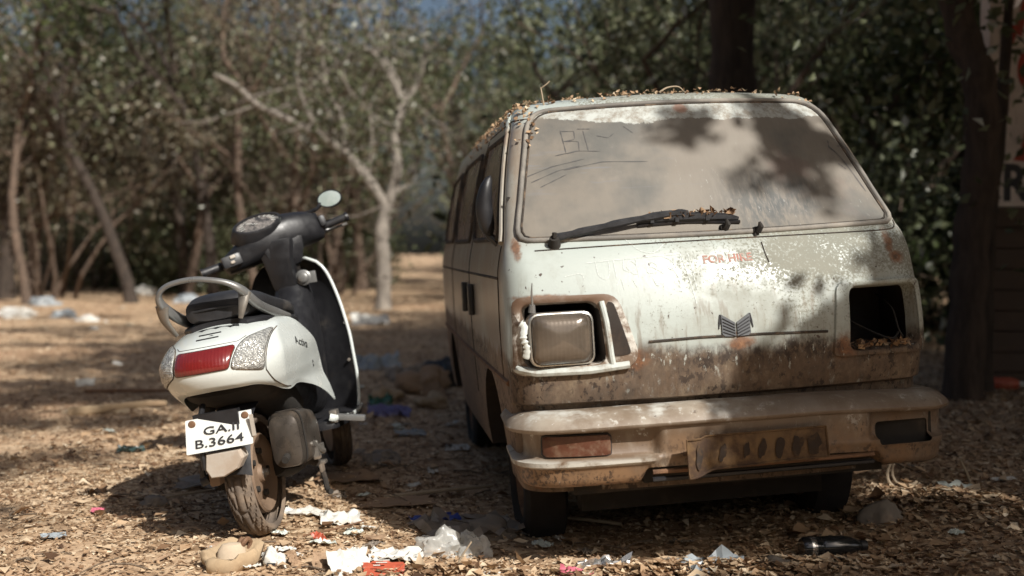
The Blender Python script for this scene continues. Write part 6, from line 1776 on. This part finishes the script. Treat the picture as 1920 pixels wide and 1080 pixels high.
# small scraps pressed into the leaves, copies of five shapes
sm = random.Random(19)
kinds = [crumple(w_, d_, a_, 60 + i).build('litter_scrap', MT[m_], None, ang=40, solid=.001) for i, (w_, d_, a_, m_) in enumerate(((.07, .04, .014, 'paper'), (.05, .05, .012, 'bagdull'), (.09, .03, .012, 'brownpaper'), (.06, .045, .018, 'tealstuff'), (.05, .03, .012, 'paper')))]
sp = [(-.35, 3.62), (-.47, 3.72), (-.25, 3.50), (-.56, 3.86), (-.30, 3.85), (-.52, 3.95), (-.02, 3.46), (.08, 3.44), (.42, 3.42), (.52, 3.48), (-.75, 3.62), (-.98, 3.60), (-1.12, 3.52), (-.60, 4.45), (-.42, 4.70), (-.36, 5.0), (-.75, 5.4), (-.48, 5.6), (-.62, 6.1), (-.85, 6.3), (-.35, 6.4),
      (-.95, 7.0), (-.60, 7.4), (-1.1, 8.0), (-.8, 8.9), (-1.3, 10.2), (-1.5, 11.5), (-1.75, 5.0), (-2.2, 6.0), (-2.6, 8.8), (-3.4, 9.5), (-4.2, 10.6), (-3.0, 11.8), (-5.0, 14.4), (-5.6, 15.2), (-4.6, 16.8), (1.75, 4.8), (2.2, 5.2), (1.5, 3.7), (.72, 3.5)]
for _ in range(26): sp.append((sm.uniform(-1.3, -.45) if _ % 2 else sm.uniform(-9, -3), sm.uniform(4.4, 9) if _ % 2 else sm.uniform(13, 21)))
for _ in range(24): sp.append((sm.uniform(-1.0, .7), sm.uniform(3.4, 4.0)))
for i, (x, y) in enumerate(sp):
    k_ = i % 5; o = kinds[k_] if i < 5 else kinds[k_].copy()
    if i >= 5: COL.objects.link(o)
    q = sm.uniform(.7, 1.25) * (1 + .06 * max(0, y - 5)); o.scale = (q, q, q)
    drop(o, x, y, sm.uniform(0, 6.28), .010, (sm.uniform(-.25, .25), sm.uniform(-.25, .25)))
    tag(o, ('small scrap of white paper among the fallen leaves', 'small scrap of dull film among the fallen leaves', 'small strip of brown cardboard among the fallen leaves', 'small greenish white plastic scrap among the fallen leaves', 'tiny scrap of white paper among the fallen leaves')[k_], 'litter', 'scraps in the leaves: ' + ('white', 'film', 'cardboard', 'greenish', 'tiny white')[k_])
# heaps of bags at the far side of the clearing, dark lumps by the van's rear wheel
for i, (nm, lb, x, y, r, mt, sd) in enumerate((
    ('rubbish_bag', 'grey blue stuffed rubbish bag at the far left of the clearing', -6.70, 16.5, (.19, .15, .09), 'bagblue', 1), ('rubbish_bag', 'white rubbish bag left of the grey blue one', -7.3, 16.3, (.20, .15, .07), 'paper', 2),
    ('rubbish_bag', 'flat white rubbish bag at the far left frame edge', -7.6, 16.9, (.26, .2, .10), 'paper', 3), ('rubbish_bag', 'pale rubbish bag half hidden by shrubs at the far left', -8.5, 20.0, (.25, .2, .12), 'bagblue', 4),
    ('rubbish_bag', 'small bright rubbish bag before the forest, left of the scooter', -8.0, 24.0, (.28, .2, .16), 'paper', 5), ('rubbish_bag', 'small pale bag in the grass behind the scooter seat', -6.2, 21.0, (.22, .2, .12), 'bagblue', 6),
    ('rubbish_bag', 'dark stuffed bag by the rear wheel of the van', -.62, 7.7, (.17, .13, .14), 'brownpaper', 7), ('rubbish_bag', 'black stuffed bag against the van side', -.50, 8.2, (.16, .13, .16), 'black', 8),
    ('coconut_shell', 'brown coconut shell lying between the dark bags and the violet bag', -.84, 7.35, (.09, .08, .075), 'husk', 9), ('coconut_shell', 'round husk in the shade right of the violet bag', -.52, 7.15, (.09, .08, .07), 'husk', 10),
    ('rubbish_bag', 'tiny white bag in the leaves at the far left, nearest to the camera of those', -6.0, 15.6, (.14, .12, .06), 'paper', 12))):
    baggy(nm, lb, 'rubbish bag' if 'bag' in nm else 'coconut', x, y, r, MT[mt], sd * 3.1, amp=.6)
